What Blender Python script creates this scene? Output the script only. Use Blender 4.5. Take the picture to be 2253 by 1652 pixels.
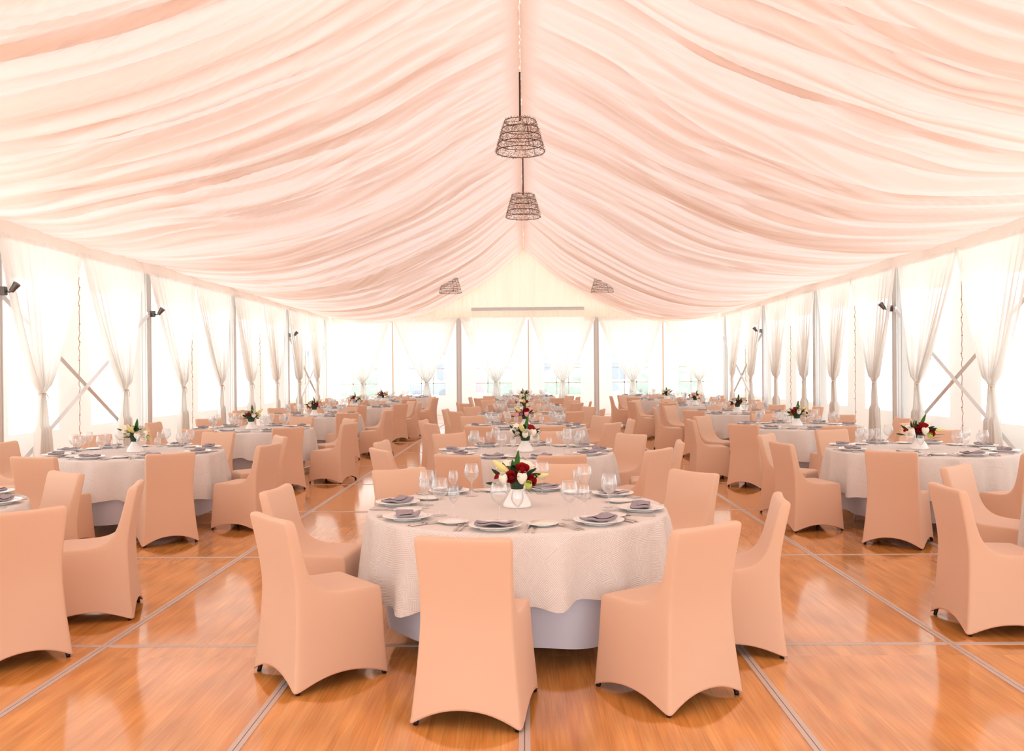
import bpy, bmesh, math, random
from math import sin, cos, pi, sqrt, atan2, radians, exp
from mathutils import Vector, Matrix, noise

for o in list(bpy.data.objects):
    bpy.data.objects.remove(o)
SC = bpy.context.scene
C = SC.collection

# ------------------------------------------------------------------ camera
FPX, PSI, PIT, CH, CCX, ROLL = 1930.4, 0.0152, 0.0048, 1.588, 0.0364, -0.008
cam_d = bpy.data.cameras.new('camera')
cam = bpy.data.objects.new('camera', cam_d)
C.objects.link(cam)
cam_d.sensor_width = 36.0
cam_d.lens = FPX / 2253 * 36.0
cam_d.clip_start = 0.05
cam_d.clip_end = 300
_r = Vector((cos(PSI), sin(PSI), 0))
_f = Vector((-sin(PSI) * cos(PIT), cos(PSI) * cos(PIT), -sin(PIT)))
_u = _r.cross(_f)
_R = _r * cos(ROLL) + _u * sin(ROLL)
_U = _u * cos(ROLL) - _r * sin(ROLL)
cam.matrix_world = Matrix(((_R.x, _U.x, -_f.x, CCX), (_R.y, _U.y, -_f.y, 0), (_R.z, _U.z, -_f.z, CH), (0, 0, 0, 1)))
SC.camera = cam


def px(x, y, z):
    d = Vector((x - CCX, y, z - CH))
    f = max(d.dot(_f), 0.05)
    return 1126.5 + FPX * d.dot(_R) / f, 826 - FPX * d.dot(_U) / f


# ------------------------------------------------------------------ light and exposure
W = bpy.data.worlds.new('world')
SC.world = W
W.use_nodes = True
bg = W.node_tree.nodes['Background']
bg.inputs['Color'].default_value = (0.89, 0.965, 1.0, 1)
bg.inputs['Strength'].default_value = 1.7
sun_d = bpy.data.lights.new('sun', 'SUN')
sun = bpy.data.objects.new('sun', sun_d)
C.objects.link(sun)
sun_d.energy = 3.0
sun_d.angle = radians(14)
sun_d.color = (1.0, 0.95, 0.88)
sun.rotation_euler = Vector((0.12, 0.95, -1.0)).to_track_quat('-Z', 'Y').to_euler()
SC.view_settings.view_transform = 'Standard'
SC.view_settings.look = 'None'
SC.view_settings.gamma = 1.0
SC.view_settings.use_curve_mapping = False
SC.view_settings.exposure = 0.85


# ------------------------------------------------------------------ materials
def lin(c):
    return tuple(((v / 255) / 12.92 if v / 255 <= 0.04045 else ((v / 255 + 0.055) / 1.055) ** 2.4) for v in c) + (1,)


class NT:
    def __init__(s, name):
        s.m = bpy.data.materials.new(name)
        s.m.use_nodes = True
        s.t = s.m.node_tree
        s.t.nodes.clear()
        s.out = s.n('ShaderNodeOutputMaterial')

    def n(s, typ, **kw):
        nd = s.t.nodes.new(typ)
        for k, v in kw.items():
            if k.startswith('i_'):
                nd.inputs[k[2:].replace('_', ' ')].default_value = v
            else:
                setattr(nd, k, v)
        return nd

    def l(s, a, b):
        s.t.links.new(a, b)

    def mix(s, fac, a, b):
        nd = s.n('ShaderNodeMixShader')
        if isinstance(fac, (int, float)):
            nd.inputs[0].default_value = fac
        else:
            s.l(fac, nd.inputs[0])
        s.l(a, nd.inputs[1])
        s.l(b, nd.inputs[2])
        return nd.outputs[0]

    def fin(s, sh):
        s.l(sh, s.out.inputs[0])
        return s.m


def simple(name, col, rough=0.5, metal=0.0, bump=0.0, bscale=200, vary=0.0, coat=0.0, sheen=0.0):
    N = NT(name)
    p = N.n('ShaderNodeBsdfPrincipled')
    p.inputs['Base Color'].default_value = lin(col)
    p.inputs['Roughness'].default_value = rough
    p.inputs['Metallic'].default_value = metal
    if coat:
        p.inputs['Coat Weight'].default_value = coat
    if sheen:
        p.inputs['Sheen Weight'].default_value = sheen
    if bump or vary:
        tc = N.n('ShaderNodeTexCoord')
        nz = N.n('ShaderNodeTexNoise', i_Scale=bscale, i_Detail=3.0)
        N.l(tc.outputs['Object'], nz.inputs['Vector'])
        if bump:
            b = N.n('ShaderNodeBump', i_Strength=bump, i_Distance=0.002)
            N.l(nz.outputs['Fac'], b.inputs['Height'])
            N.l(b.outputs[0], p.inputs['Normal'])
        if vary:
            mx = N.n('ShaderNodeMix', data_type='RGBA')
            c = lin(col)
            mx.inputs[6].default_value = tuple(v * (1 - vary) for v in c[:3]) + (1,)
            mx.inputs[7].default_value = tuple(min(1, v * (1 + vary)) for v in c[:3]) + (1,)
            N.l(nz.outputs['Fac'], mx.inputs[0])
            N.l(mx.outputs[2], p.inputs['Base Color'])
    return N.fin(p.outputs[0])


def cloth_mat(name, dcol, tcol, tfac, see=0.0, bump=0.0, bscale=40, gather=False, stretch=None):
    """woven cloth: diffuse + translucent, optionally see-through (sheer)"""
    N = NT(name)
    d = N.n('ShaderNodeBsdfDiffuse')
    d.inputs[0].default_value = lin(dcol)
    t = N.n('ShaderNodeBsdfTranslucent')
    t.inputs[0].default_value = lin(tcol)
    if bump:
        tc = N.n('ShaderNodeTexCoord')
        mp = N.n('ShaderNodeMapping')
        if stretch:
            mp.inputs['Scale'].default_value = stretch
        N.l(tc.outputs['Object'], mp.inputs[0])
        nz = N.n('ShaderNodeTexNoise', i_Scale=bscale, i_Detail=4.0)
        N.l(mp.outputs[0], nz.inputs['Vector'])
        b = N.n('ShaderNodeBump', i_Strength=bump, i_Distance=0.03)
        N.l(nz.outputs['Fac'], b.inputs['Height'])
        N.l(b.outputs[0], d.inputs['Normal'])
        N.l(b.outputs[0], t.inputs['Normal'])
    s = N.mix(tfac, d.outputs[0], t.outputs[0])
    if see or gather:
        tr = N.n('ShaderNodeBsdfTransparent')
        if gather:
            at = N.n('ShaderNodeAttribute', attribute_name='gather')
            m = N.n('ShaderNodeMath', operation='POWER')
            m.inputs[0].default_value = see
            N.l(at.outputs['Fac'], m.inputs[1])
            s = N.mix(m.outputs[0], s, tr.outputs[0])
        else:
            s = N.mix(see, s, tr.outputs[0])
    return N.fin(s)


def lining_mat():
    """thin voile lining: fold shade painted in as darker, less translucent bands; cloth gathered at the ridge"""
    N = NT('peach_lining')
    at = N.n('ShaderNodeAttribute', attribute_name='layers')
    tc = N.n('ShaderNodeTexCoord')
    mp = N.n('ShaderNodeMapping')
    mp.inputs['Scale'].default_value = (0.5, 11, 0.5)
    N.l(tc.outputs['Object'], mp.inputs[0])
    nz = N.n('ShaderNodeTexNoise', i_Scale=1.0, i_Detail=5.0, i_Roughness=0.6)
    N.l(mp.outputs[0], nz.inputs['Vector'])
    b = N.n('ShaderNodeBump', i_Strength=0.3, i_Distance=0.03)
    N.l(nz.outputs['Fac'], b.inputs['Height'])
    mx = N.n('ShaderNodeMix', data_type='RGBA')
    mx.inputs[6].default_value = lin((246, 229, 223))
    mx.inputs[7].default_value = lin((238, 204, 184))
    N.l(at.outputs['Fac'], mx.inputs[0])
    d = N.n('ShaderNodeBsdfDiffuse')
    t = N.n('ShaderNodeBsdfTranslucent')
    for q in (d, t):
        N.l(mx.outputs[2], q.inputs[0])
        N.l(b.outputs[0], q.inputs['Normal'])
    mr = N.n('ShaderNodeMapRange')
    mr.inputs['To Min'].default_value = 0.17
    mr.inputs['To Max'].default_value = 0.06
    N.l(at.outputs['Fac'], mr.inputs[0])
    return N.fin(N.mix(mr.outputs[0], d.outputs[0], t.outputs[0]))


def glass_mat(name, base=0.11, edge=1.0, tint=(1, 1, 1, 1)):
    N = NT(name)
    tr = N.n('ShaderNodeBsdfTransparent')
    tr.inputs[0].default_value = tint
    g = N.n('ShaderNodeBsdfGlossy', i_Roughness=0.02)
    lw = N.n('ShaderNodeLayerWeight', i_Blend=0.5)
    pw = N.n('ShaderNodeMath', operation='POWER')
    pw.inputs[1].default_value = 2.2
    N.l(lw.outputs['Facing'], pw.inputs[0])
    ma = N.n('ShaderNodeMath', operation='MULTIPLY_ADD')
    ma.inputs[1].default_value = edge
    ma.inputs[2].default_value = base
    N.l(pw.outputs[0], ma.inputs[0])
    df = N.n('ShaderNodeBsdfTranslucent')
    df2 = N.n('ShaderNodeBsdfDiffuse')
    wh = N.mix(0.4, df2.outputs[0], df.outputs[0])  # white diffuse share, strongest at the edges, imitates rim highlights
    return N.fin(N.mix(ma.outputs[0], tr.outputs[0], N.mix(0.42, g.outputs[0], wh)))


def film_mat():
    N = NT('clear_film')
    tr = N.n('ShaderNodeBsdfTransparent')
    t = N.n('ShaderNodeBsdfTranslucent')
    t.inputs[0].default_value = (0.95, 0.96, 0.97, 1)
    g = N.n('ShaderNodeBsdfGlossy', i_Roughness=0.08)
    s = N.mix(0.3, tr.outputs[0], t.outputs[0])
    return N.fin(N.mix(0.04, s, g.outputs[0]))


def floor_mat():
    N = NT('laminate_wood')
    tc = N.n('ShaderNodeTexCoord')
    sx = N.n('ShaderNodeSeparateXYZ')
    N.l(tc.outputs['Object'], sx.inputs[0])
    # plank index gives every board its own offset and tone
    dv = N.n('ShaderNodeMath', operation='DIVIDE')
    dv.inputs[1].default_value = 0.20433
    N.l(sx.outputs[0], dv.inputs[0])
    fl = N.n('ShaderNodeMath', operation='FLOOR')
    N.l(dv.outputs[0], fl.inputs[0])
    dy = N.n('ShaderNodeMath', operation='DIVIDE')
    dy.inputs[1].default_value = 2.44
    N.l(sx.outputs[1], dy.inputs[0])
    fy = N.n('ShaderNodeMath', operation='FLOOR')
    N.l(dy.outputs[0], fy.inputs[0])
    cb = N.n('ShaderNodeCombineXYZ')
    N.l(fl.outputs[0], cb.inputs[0])
    N.l(fy.outputs[0], cb.inputs[1])
    wn = N.n('ShaderNodeTexWhiteNoise', noise_dimensions='2D')
    N.l(cb.outputs[0], wn.inputs['Vector'])
    ad = N.n('ShaderNodeVectorMath', operation='MULTIPLY_ADD')
    ad.inputs[1].default_value = (3, 40, 0)
    N.l(wn.outputs['Color'], ad.inputs[0])
    N.l(tc.outputs['Object'], ad.inputs[2])
    mp = N.n('ShaderNodeMapping')
    mp.inputs['Scale'].default_value = (9, 0.55, 1)
    N.l(ad.outputs[0], mp.inputs[0])
    n1 = N.n('ShaderNodeTexNoise', i_Scale=1.6, i_Detail=5.0, i_Distortion=0.6)
    N.l(mp.outputs[0], n1.inputs['Vector'])
    mp2 = N.n('ShaderNodeMapping')
    mp2.inputs['Scale'].default_value = (70, 2.0, 1)
    N.l(ad.outputs[0], mp2.inputs[0])
    n2 = N.n('ShaderNodeTexNoise', i_Scale=1.5, i_Detail=4.0, i_Distortion=0.3)
    N.l(mp2.outputs[0], n2.inputs['Vector'])
    mp3 = N.n('ShaderNodeMapping')
    mp3.inputs['Scale'].default_value = (5.5, 0.45, 1)
    N.l(ad.outputs[0], mp3.inputs[0])
    wv = N.n('ShaderNodeTexWave', wave_type='RINGS', i_Scale=1.3, i_Distortion=5.0, i_Detail=2.0)
    wv.inputs['Detail Scale'].default_value = 0.8
    N.l(mp3.outputs[0], wv.inputs['Vector'])
    cr = N.n('ShaderNodeValToRGB')
    cr.color_ramp.elements[0].position = 0.28
    cr.color_ramp.elements[0].color = lin((206, 132, 62))
    cr.color_ramp.elements[1].position = 0.72
    cr.color_ramp.elements[1].color = lin((232, 166, 94))
    N.l(n1.outputs['Fac'], cr.inputs[0])
    c2 = N.n('ShaderNodeMix', data_type='RGBA', blend_type='MULTIPLY')
    r2 = N.n('ShaderNodeMapRange')
    r2.inputs['From Min'].default_value = 0.3
    r2.inputs['From Max'].default_value = 0.6
    r2.inputs['To Min'].default_value = 0.80
    r2.inputs['To Max'].default_value = 1.04
    N.l(n2.outputs['Fac'], r2.inputs[0])
    c2.inputs[0].default_value = 1.0
    N.l(cr.outputs[0], c2.inputs[6])
    N.l(r2.outputs[0], c2.inputs[7])
    c3 = N.n('ShaderNodeMix', data_type='RGBA', blend_type='MULTIPLY')
    r3 = N.n('ShaderNodeMapRange')
    r3.inputs['To Min'].default_value = 0.9
    r3.inputs['To Max'].default_value = 1.05
    N.l(wv.outputs['Fac'], r3.inputs[0])
    c3.inputs[0].default_value = 1.0
    N.l(c2.outputs[2], c3.inputs[6])
    N.l(r3.outputs[0], c3.inputs[7])
    c4 = N.n('ShaderNodeMix', data_type='RGBA', blend_type='MULTIPLY')
    r4 = N.n('ShaderNodeMapRange')
    r4.inputs['To Min'].default_value = 0.93
    r4.inputs['To Max'].default_value = 1.05
    N.l(wn.outputs['Value'], r4.inputs[0])
    c4.inputs[0].default_value = 1.0
    N.l(c3.outputs[2], c4.inputs[6])
    N.l(r4.outputs[0], c4.inputs[7])
    p = N.n('ShaderNodeBsdfPrincipled')
    N.l(c4.outputs[2], p.inputs['Base Color'])
    p.inputs['Roughness'].default_value = 0.11
    p.inputs['IOR'].default_value = 1.6
    p.inputs['Coat Weight'].default_value = 0.5
    p.inputs['Coat Roughness'].default_value = 0.09
    b = N.n('ShaderNodeBump', i_Strength=0.06, i_Distance=0.002)
    N.l(n2.outputs['Fac'], b.inputs['Height'])
    N.l(b.outputs[0], p.inputs['Normal'])
    return N.fin(p.outputs[0])


def linen_mat():
    """ivory jacquard cloth with a woven maze of nested squares"""
    N = NT('jacquard_linen')
    uv = N.n('ShaderNodeUVMap', uv_map='flat')
    nz = N.n('ShaderNodeTexNoise', i_Scale=1.7, i_Detail=1.0)
    N.l(uv.outputs[0], nz.inputs['Vector'])
    va = N.n('ShaderNodeVectorMath', operation='MULTIPLY_ADD')
    va.inputs[1].default_value = (0.12, 0.12, 0)
    N.l(nz.outputs['Color'], va.inputs[0])
    N.l(uv.outputs[0], va.inputs[2])
    rot = N.n('ShaderNodeMapping')
    rot.inputs['Rotation'].default_value = (0, 0, 0.5)
    N.l(va.outputs[0], rot.inputs[0])
    vo = N.n('ShaderNodeTexVoronoi', voronoi_dimensions='2D', distance='CHEBYCHEV', i_Scale=7.5)
    N.l(rot.outputs[0], vo.inputs['Vector'])
    mu = N.n('ShaderNodeMath', operation='MULTIPLY')
    mu.inputs[1].default_value = 92.0
    N.l(vo.outputs['Distance'], mu.inputs[0])
    sn = N.n('ShaderNodeMath', operation='SINE')
    N.l(mu.outputs[0], sn.inputs[0])
    mx = N.n('ShaderNodeMix', data_type='RGBA')
    mx.inputs[6].default_value = lin((226, 217, 211))
    mx.inputs[7].default_value = lin((245, 239, 235))
    mr = N.n('ShaderNodeMapRange')
    mr.inputs['From Min'].default_value = -0.9
    mr.inputs['From Max'].default_value = 0.2
    N.l(sn.outputs[0], mr.inputs[0])
    N.l(mr.outputs[0], mx.inputs[0])
    d = N.n('ShaderNodeBsdfDiffuse')
    N.l(mx.outputs[2], d.inputs[0])
    t = N.n('ShaderNodeBsdfTranslucent')
    N.l(mx.outputs[2], t.inputs[0])
    b = N.n('ShaderNodeBump', i_Strength=0.5, i_Distance=0.0015)
    N.l(sn.outputs[0], b.inputs['Height'])
    N.l(b.outputs[0], d.inputs['Normal'])
    return N.fin(N.mix(0.12, d.outputs[0], t.outputs[0]))


M = {}
M['cover'] = simple('peach_spandex', (222, 181, 152), 0.62, bump=0.05, bscale=900, sheen=0.15)
M['hem'] = simple('peach_hem', (212, 164, 140), 0.65)
M['floor'] = floor_mat()
M['alu'] = simple('brushed_aluminium', (214, 212, 210), 0.4, 0.15, vary=0.05, bscale=30)
M['strip'] = simple('aluminium_strip', (206, 190, 182), 0.42, 0.25, vary=0.05, bscale=20)
M['seam'] = simple('dark_seam', (105, 90, 84), 0.6)
M['groove'] = simple('dark_groove', (110, 98, 94), 0.5, 0.3)
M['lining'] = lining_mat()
M['gable'] = cloth_mat('cream_drape', (250, 238, 224), (252, 240, 218), 0.2)
M['valance'] = cloth_mat('valance_cloth', (249, 237, 228), (250, 236, 226), 0.13, bump=0.3, bscale=3)
M['sheer'] = cloth_mat('sheer_voile', (250, 248, 244), (252, 250, 246), 0.44, see=0.3, gather=True)
M['pvc'] = cloth_mat('tent_pvc', (246, 242, 236), (250, 246, 240), 0.16, bump=0.25, bscale=1.5)
M['film'] = film_mat()
M['pvc_gable_lit'] = cloth_mat('gable_pvc_lit', (248, 245, 240), (251, 248, 243), 0.27, bump=0.25, bscale=1.5)  # tent PVC copy, paler and more translucent, standing in for sunlit glare
M['muntin'] = simple('white_muntin', (248, 248, 248), 0.5)
M['linen'] = linen_mat()
M['under'] = cloth_mat('white_undercloth', (230, 234, 250), (230, 234, 250), 0.1)
M['plate'] = simple('white_porcelain', (244, 240, 236), 0.12, coat=0.4)
M['napkin'] = simple('mauve_grey_linen', (158, 148, 156), 0.85, bump=0.15, bscale=600)
M['steel'] = simple('polished_steel', (205, 200, 198), 0.16, 1.0)
M['glass'] = glass_mat('clear_glass')
M['vase'] = simple('white_ceramic', (246, 243, 240), 0.25, coat=0.2)
M['leaf'] = simple('green_leaf', (58, 112, 40), 0.45, vary=0.35, bscale=25)
M['dleaf'] = simple('dark_green_leaf', (26, 66, 34), 0.4, vary=0.3, bscale=25)
M['lgreen'] = simple('lime_bud', (190, 200, 92), 0.5, vary=0.15, bscale=40)
M['ybud'] = simple('pale_yellow_bud', (232, 218, 140), 0.5, vary=0.1, bscale=40)
M['red'] = simple('red_petal', (176, 18, 30), 0.55, vary=0.3, bscale=60)
M['cream'] = simple('cream_petal', (246, 236, 216), 0.55, vary=0.05, bscale=60)
M['pink'] = simple('pink_petal', (236, 168, 172), 0.55, vary=0.12, bscale=60)
M['orange'] = simple('orange_petal', (240, 160, 30), 0.5)
M['rod'] = simple('dark_brown_metal', (62, 36, 26), 0.45, 0.3)
M['fringe'] = simple('brown_fringe', (164, 130, 112), 0.7, vary=0.4, bscale=90)
M['tie'] = simple('satin_tie', (244, 226, 208), 0.5)
M['cord'] = simple('lacing_cord', (176, 140, 120), 0.8)
M['spot'] = simple('grey_spot_metal', (96, 88, 84), 0.4, 0.5)
M['bulb'] = simple('frosted_bulb', (245, 240, 230), 0.3)
M['woodtop'] = simple('plywood_top', (190, 160, 120), 0.6)
M['darkleg'] = simple('black_steel', (40, 36, 36), 0.4, 0.6)
M['pave'] = simple('pale_paving', (226, 226, 222), 0.8, vary=0.05, bscale=2)
M['bush'] = simple('hedge_green', (92, 128, 84), 0.8, vary=0.35, bscale=6)
M['trunk'] = simple('tree_bark', (110, 92, 78), 0.9)
M['wallb'] = simple('blue_grey_render', (120, 130, 160), 0.9)
M['roofb'] = simple('grey_roof', (140, 136, 140), 0.9)
M['winb'] = simple('dark_window', (60, 70, 100), 0.2)
M['carb'] = simple('blue_car_paint', (70, 84, 130), 0.3, coat=0.6)
M['carr'] = simple('red_car_paint', (190, 70, 80), 0.3, coat=0.6)
M['carw'] = simple('white_car_paint', (235, 235, 238), 0.3, coat=0.6)
M['tyre'] = simple('black_rubber', (35, 35, 38), 0.8)


# ------------------------------------------------------------------ object helpers
def setp(o, label=None, cat=None, group=None, kind=None):
    if label:
        o['label'] = label
    if cat:
        o['category'] = cat
    if group:
        o['group'] = group
    if kind:
        o['kind'] = kind
    return o


def link(name, data, parent=None, loc=(0, 0, 0), rz=0.0):
    o = bpy.data.objects.new(name, data)
    C.objects.link(o)
    o.location = loc
    o.rotation_euler = (0, 0, rz)
    if parent:
        o.parent = parent
    return o


def empty(name, loc, rz, label, cat, group=None):
    o = link(name, None, None, loc, rz)
    o.empty_display_size = 0.1
    return setp(o, label, cat, group)


def mesh(name, verts, faces, mats, smooth=True, mi=None):
    me = bpy.data.meshes.new(name)
    me.from_pydata(verts, [], faces)
    for m in (mats if isinstance(mats, (list, tuple)) else [mats]):
        me.materials.append(m)
    if mi:
        me.polygons.foreach_set('material_index', mi)
    me.polygons.foreach_set('use_smooth', [smooth] * len(faces))
    me.update()
    return me


class MB:
    def __init__(s):
        s.v, s.f, s.m = [], [], []

    def add(s, vs, fs, mi=0):
        b = len(s.v)
        s.v += [tuple(v) for v in vs]
        s.f += [tuple(i + b for i in f) for f in fs]
        s.m += [mi] * len(fs)

    def box(s, x0, x1, y0, y1, z0, z1, mi=0):
        s.add([(x, y, z) for x in (x0, x1) for y in (y0, y1) for z in (z0, z1)],
              [(0, 1, 3, 2), (4, 6, 7, 5), (0, 4, 5, 1), (2, 3, 7, 6), (0, 2, 6, 4), (1, 5, 7, 3)], mi)

    def lathe(s, prof, n=24, cx=0, cy=0, cz=0, mi=0, cap=False):
        vs, fs = [], []
        for r, z in prof:
            for i in range(n):
                a = 2 * pi * i / n
                vs.append((cx + r * cos(a), cy + r * sin(a), cz + z))
        for k in range(len(prof) - 1):
            for i in range(n):
                j = (i + 1) % n
                fs.append((k * n + i, k * n + j, (k + 1) * n + j, (k + 1) * n + i))
        if cap:
            fs.append(tuple(range(n - 1, -1, -1)))
            k = (len(prof) - 1) * n
            fs.append(tuple(k + i for i in range(n)))
        s.add(vs, fs, mi)

    def tube(s, pts, r, n=8, mi=0, closed=False):
        pts = [Vector(p) for p in pts]
        rs = r if isinstance(r, (list, tuple)) else [r] * len(pts)
        vs, fs = [], []
        L = len(pts)
        for k, p in enumerate(pts):
            a = pts[(k - 1) % L] if (closed or k > 0) else p
            b = pts[(k + 1) % L] if (closed or k < L - 1) else p
            d = (b - a).normalized()
            up = Vector((0, 0, 1)) if abs(d.z) < 0.9 else Vector((1, 0, 0))
            e1 = d.cross(up).normalized()
            e2 = d.cross(e1)
            for i in range(n):
                t = 2 * pi * i / n
                vs.append(p + (e1 * cos(t) + e2 * sin(t)) * rs[k])
        for k in range(L if closed else L - 1):
            k2 = (k + 1) % L
            for i in range(n):
                j = (i + 1) % n
                fs.append((k * n + i, k * n + j, k2 * n + j, k2 * n + i))
        if not closed:
            fs.append(tuple(range(n)))
            fs.append(tuple((L - 1) * n + i for i in range(n - 1, -1, -1)))
        s.add(vs, fs, mi)

    def grid(s, fn, nu, nv, mi=0, closed=False):
        vs = [fn(i / nu, j / nv) for j in range(nv + 1) for i in range(nu + (0 if closed else 1))]
        w = nu if closed else nu + 1
        fs = []
        for j in range(nv):
            for i in range(nu):
                a = j * w + i
                b = j * w + (i + 1) % w
                fs.append((a, b, b + w, a + w))
        s.add(vs, fs, mi)

    def mesh(s, name, mats, smooth=True):
        me = mesh(name, s.v, s.f, mats, smooth, s.m)
        bm = bmesh.new()
        bm.from_mesh(me)
        bmesh.ops.recalc_face_normals(bm, faces=bm.faces)
        bm.to_mesh(me)
        bm.free()
        return me


def edgesplit(me, ang=35):
    """sharp edges on hard-surface parts"""
    bm = bmesh.new()
    bm.from_mesh(me)
    for e in bm.edges:
        if len(e.link_faces) == 2 and e.calc_face_angle(0) > radians(ang):
            e.smooth = False
    bm.to_mesh(me)
    bm.free()
    return me


def bevelled(me, w=0.003, seg=2):
    bm = bmesh.new()
    bm.from_mesh(me)
    bmesh.ops.bevel(bm, geom=[e for e in bm.edges if len(e.link_faces) == 2 and e.calc_face_angle(0) > 0.6],
                    offset=w, segments=seg, affect='EDGES', clamp_overlap=True)
    bm.to_mesh(me)
    bm.free()
    return edgesplit(me)


def subsurf(me, lv=2):
    o = bpy.data.objects.new('tmp', me)
    C.objects.link(o)
    md = o.modifiers.new('s', 'SUBSURF')
    md.levels = lv
    dg = bpy.context.evaluated_depsgraph_get()
    dg.update()
    m2 = bpy.data.meshes.new_from_object(o.evaluated_get(dg))
    bpy.data.objects.remove(o)
    m2.polygons.foreach_set('use_smooth', [True] * len(m2.polygons))
    return m2


def rnd1(seed):
    R = random.Random(seed)
    return [R.random() for _ in range(4096)]


# ------------------------------------------------------------------ the floor
NEAR, FAR = -7.5, 32.35
HW = 7.45
mb = MB()
mb.box(-7.6, 7.6, NEAR, FAR + 0.2, -0.06, 0.0)
floor = link('floor', mb.mesh('floor', M['floor'], False))
setp(floor, kind='structure')
tn = 0
for i in range(-6, 7):
    x = 0.0212 + 1.226 * i
    mb = MB()
    mb.box(x - 0.025, x - 0.002, NEAR, FAR, 0.0, 0.004, 0)
    mb.box(x + 0.002, x + 0.025, NEAR, FAR, 0.0, 0.004, 0)
    mb.box(x - 0.002, x + 0.002, NEAR, FAR, 0.0, 0.0025, 1)
    tn += 1
    setp(link('trim_%d' % tn, mb.mesh('trim', [M['strip'], M['seam']], False)), kind='structure')
for j in range(-5, 12):
    y = 5.084 + 2.44 * j
    mb = MB()
    mb.box(-7.4, 7.4, y - 0.019, y + 0.019, 0.0, 0.0032)
    tn += 1
    setp(link('trim_%d' % tn, mb.mesh('trim', M['strip'], False)), kind='structure')

# ------------------------------------------------------------------ ceiling lining
PB = [(0, 5.98), (.14, 5.88), (.3, 5.80), (.6, 5.65), (1.2, 5.38), (2.3, 4.80), (3.7, 4.20), (4.7, 3.94), (5.7, 3.81), (6.6, 3.75), (7.4, 3.77)]
PA = [(0, 6.1), (.14, 5.93), (.3, 5.78), (.64, 5.5), (1.27, 5.0), (2.48, 4.33), (3.3, 3.95), (4.3, 3.62), (5.35, 3.47), (6.2, 3.49), (7.4, 3.77)]


def interp(P, x):
    for k in range(len(P) - 1):
        if x <= P[k + 1][0]:
            break
    x0, y0 = P[k]
    x1, y1 = P[k + 1]
    km, kp = max(k - 1, 0), min(k + 2, len(P) - 1)
    m0 = (P[k + 1][1] - P[km][1]) / (P[k + 1][0] - P[km][0])
    m1 = (P[kp][1] - P[k][1]) / (P[kp][0] - P[k][0])
    h = x1 - x0
    t = min(max((x - x0) / h, 0), 1)
    return (2 * t**3 - 3 * t * t + 1) * y0 + (t**3 - 2 * t * t + t) * h * m0 + (-2 * t**3 + 3 * t * t) * y1 + (t**3 - t * t) * h * m1


def linez(X, Y):
    t = min(max((Y - 14) / 13, 0), 1)
    t = t * t * (3 - 2 * t)
    z = interp(PB, X) * (1 - t) + interp(PA, X) * t
    # the edge lifts a little between the posts
    ph = ((Y - 12.4) / 4.975) % 1.0
    z -= 0.045 * sin(pi * ph) * max(0, (X - 5.6) / 1.8)
    return z


def pleat_table(seed, lo, hi, y0=-10, y1=37, n=9400):
    """scalloped pleats of random width: value per 5 mm"""
    R = random.Random(seed)
    T = [0.0] * n
    y = y0
    while y < y1:
        w = R.uniform(lo, hi) * R.choice([0.6, 1, 1, 1.5])
        a = R.uniform(0.35, 1.0) * min(1, w / hi + 0.3)
        sk = R.uniform(0.6, 1.7)
        i0, i1 = int((y - y0) * 200), int((y + w - y0) * 200)
        for i in range(max(i0, 0), min(i1, n)):
            t = (i - i0) / max(i1 - i0, 1)
            T[i] = -a * sin(pi * t ** sk) ** 0.8
        y += w
    return T


def samp(T, y, y0=-10):
    f = (y - y0) * 200
    i = int(f)
    if i < 0 or i >= len(T) - 1:
        return 0.0
    return T[i] + (T[i + 1] - T[i]) * (f - i)


def build_lining(sgn, seed):
    T1, T2, T3 = pleat_table(seed, 0.28, 0.75), pleat_table(seed + 1, 0.09, 0.24), pleat_table(seed + 2, 0.05, 0.11)
    xs = []
    x = 0.0
    while x < 7.4:
        xs.append(x)
        x += 0.035 if x < 0.3 else 0.13
    xs.append(7.4)
    ny = int((FAR - NEAR) / 0.028)
    V, Fc, LA = [], [], []
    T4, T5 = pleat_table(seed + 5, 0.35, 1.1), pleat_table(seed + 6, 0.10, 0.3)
    for j in range(ny + 1):
        Y = NEAR + (FAR - NEAR) * j / ny
        for X in xs:
            g = min(1, max(0, (X - 0.12) / 1.2))
            mid = sin(pi * min(1, X / 7.4)) ** 0.7
            wob = noise.noise(Vector((X * 0.33, Y * 0.22, seed))) * 0.9 * g
            wob2 = noise.noise(Vector((X * 0.5, Y * 0.35, seed + 9))) * 0.5 * g
            amp = 0.5 + 0.5 * noise.noise(Vector((X * 0.25, Y * 0.6, seed + 3)))
            d = 0.20 * samp(T1, Y + wob) * (0.1 + mid) * (0.45 + 0.75 * amp)
            d += 0.055 * samp(T2, Y + wob2 + wob * 0.6) * (0.25 + 0.75 * mid)
            d += 0.022 * samp(T3, Y + wob2) * (1.25 - g) * min(1, X / 0.1 + 0.15)
            V.append((sgn * X, Y, linez(X, Y) + 0.03 + d))
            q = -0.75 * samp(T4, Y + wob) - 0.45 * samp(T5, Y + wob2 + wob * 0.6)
            LA.append(max(min(1, max(0, (q - 0.25) * 1.25)) * (0.35 + 0.65 * mid), 0.6 - X / 0.5))  # greater of painted fold shade and gathered cloth density at the ridge
    w = len(xs)
    for j in range(ny):
        for i in range(w - 1):
            a = j * w + i
            Fc.append((a, a + 1, a + 1 + w, a + w) if sgn < 0 else (a, a + w, a + w + 1, a + 1))
    return V, Fc, LA


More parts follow.
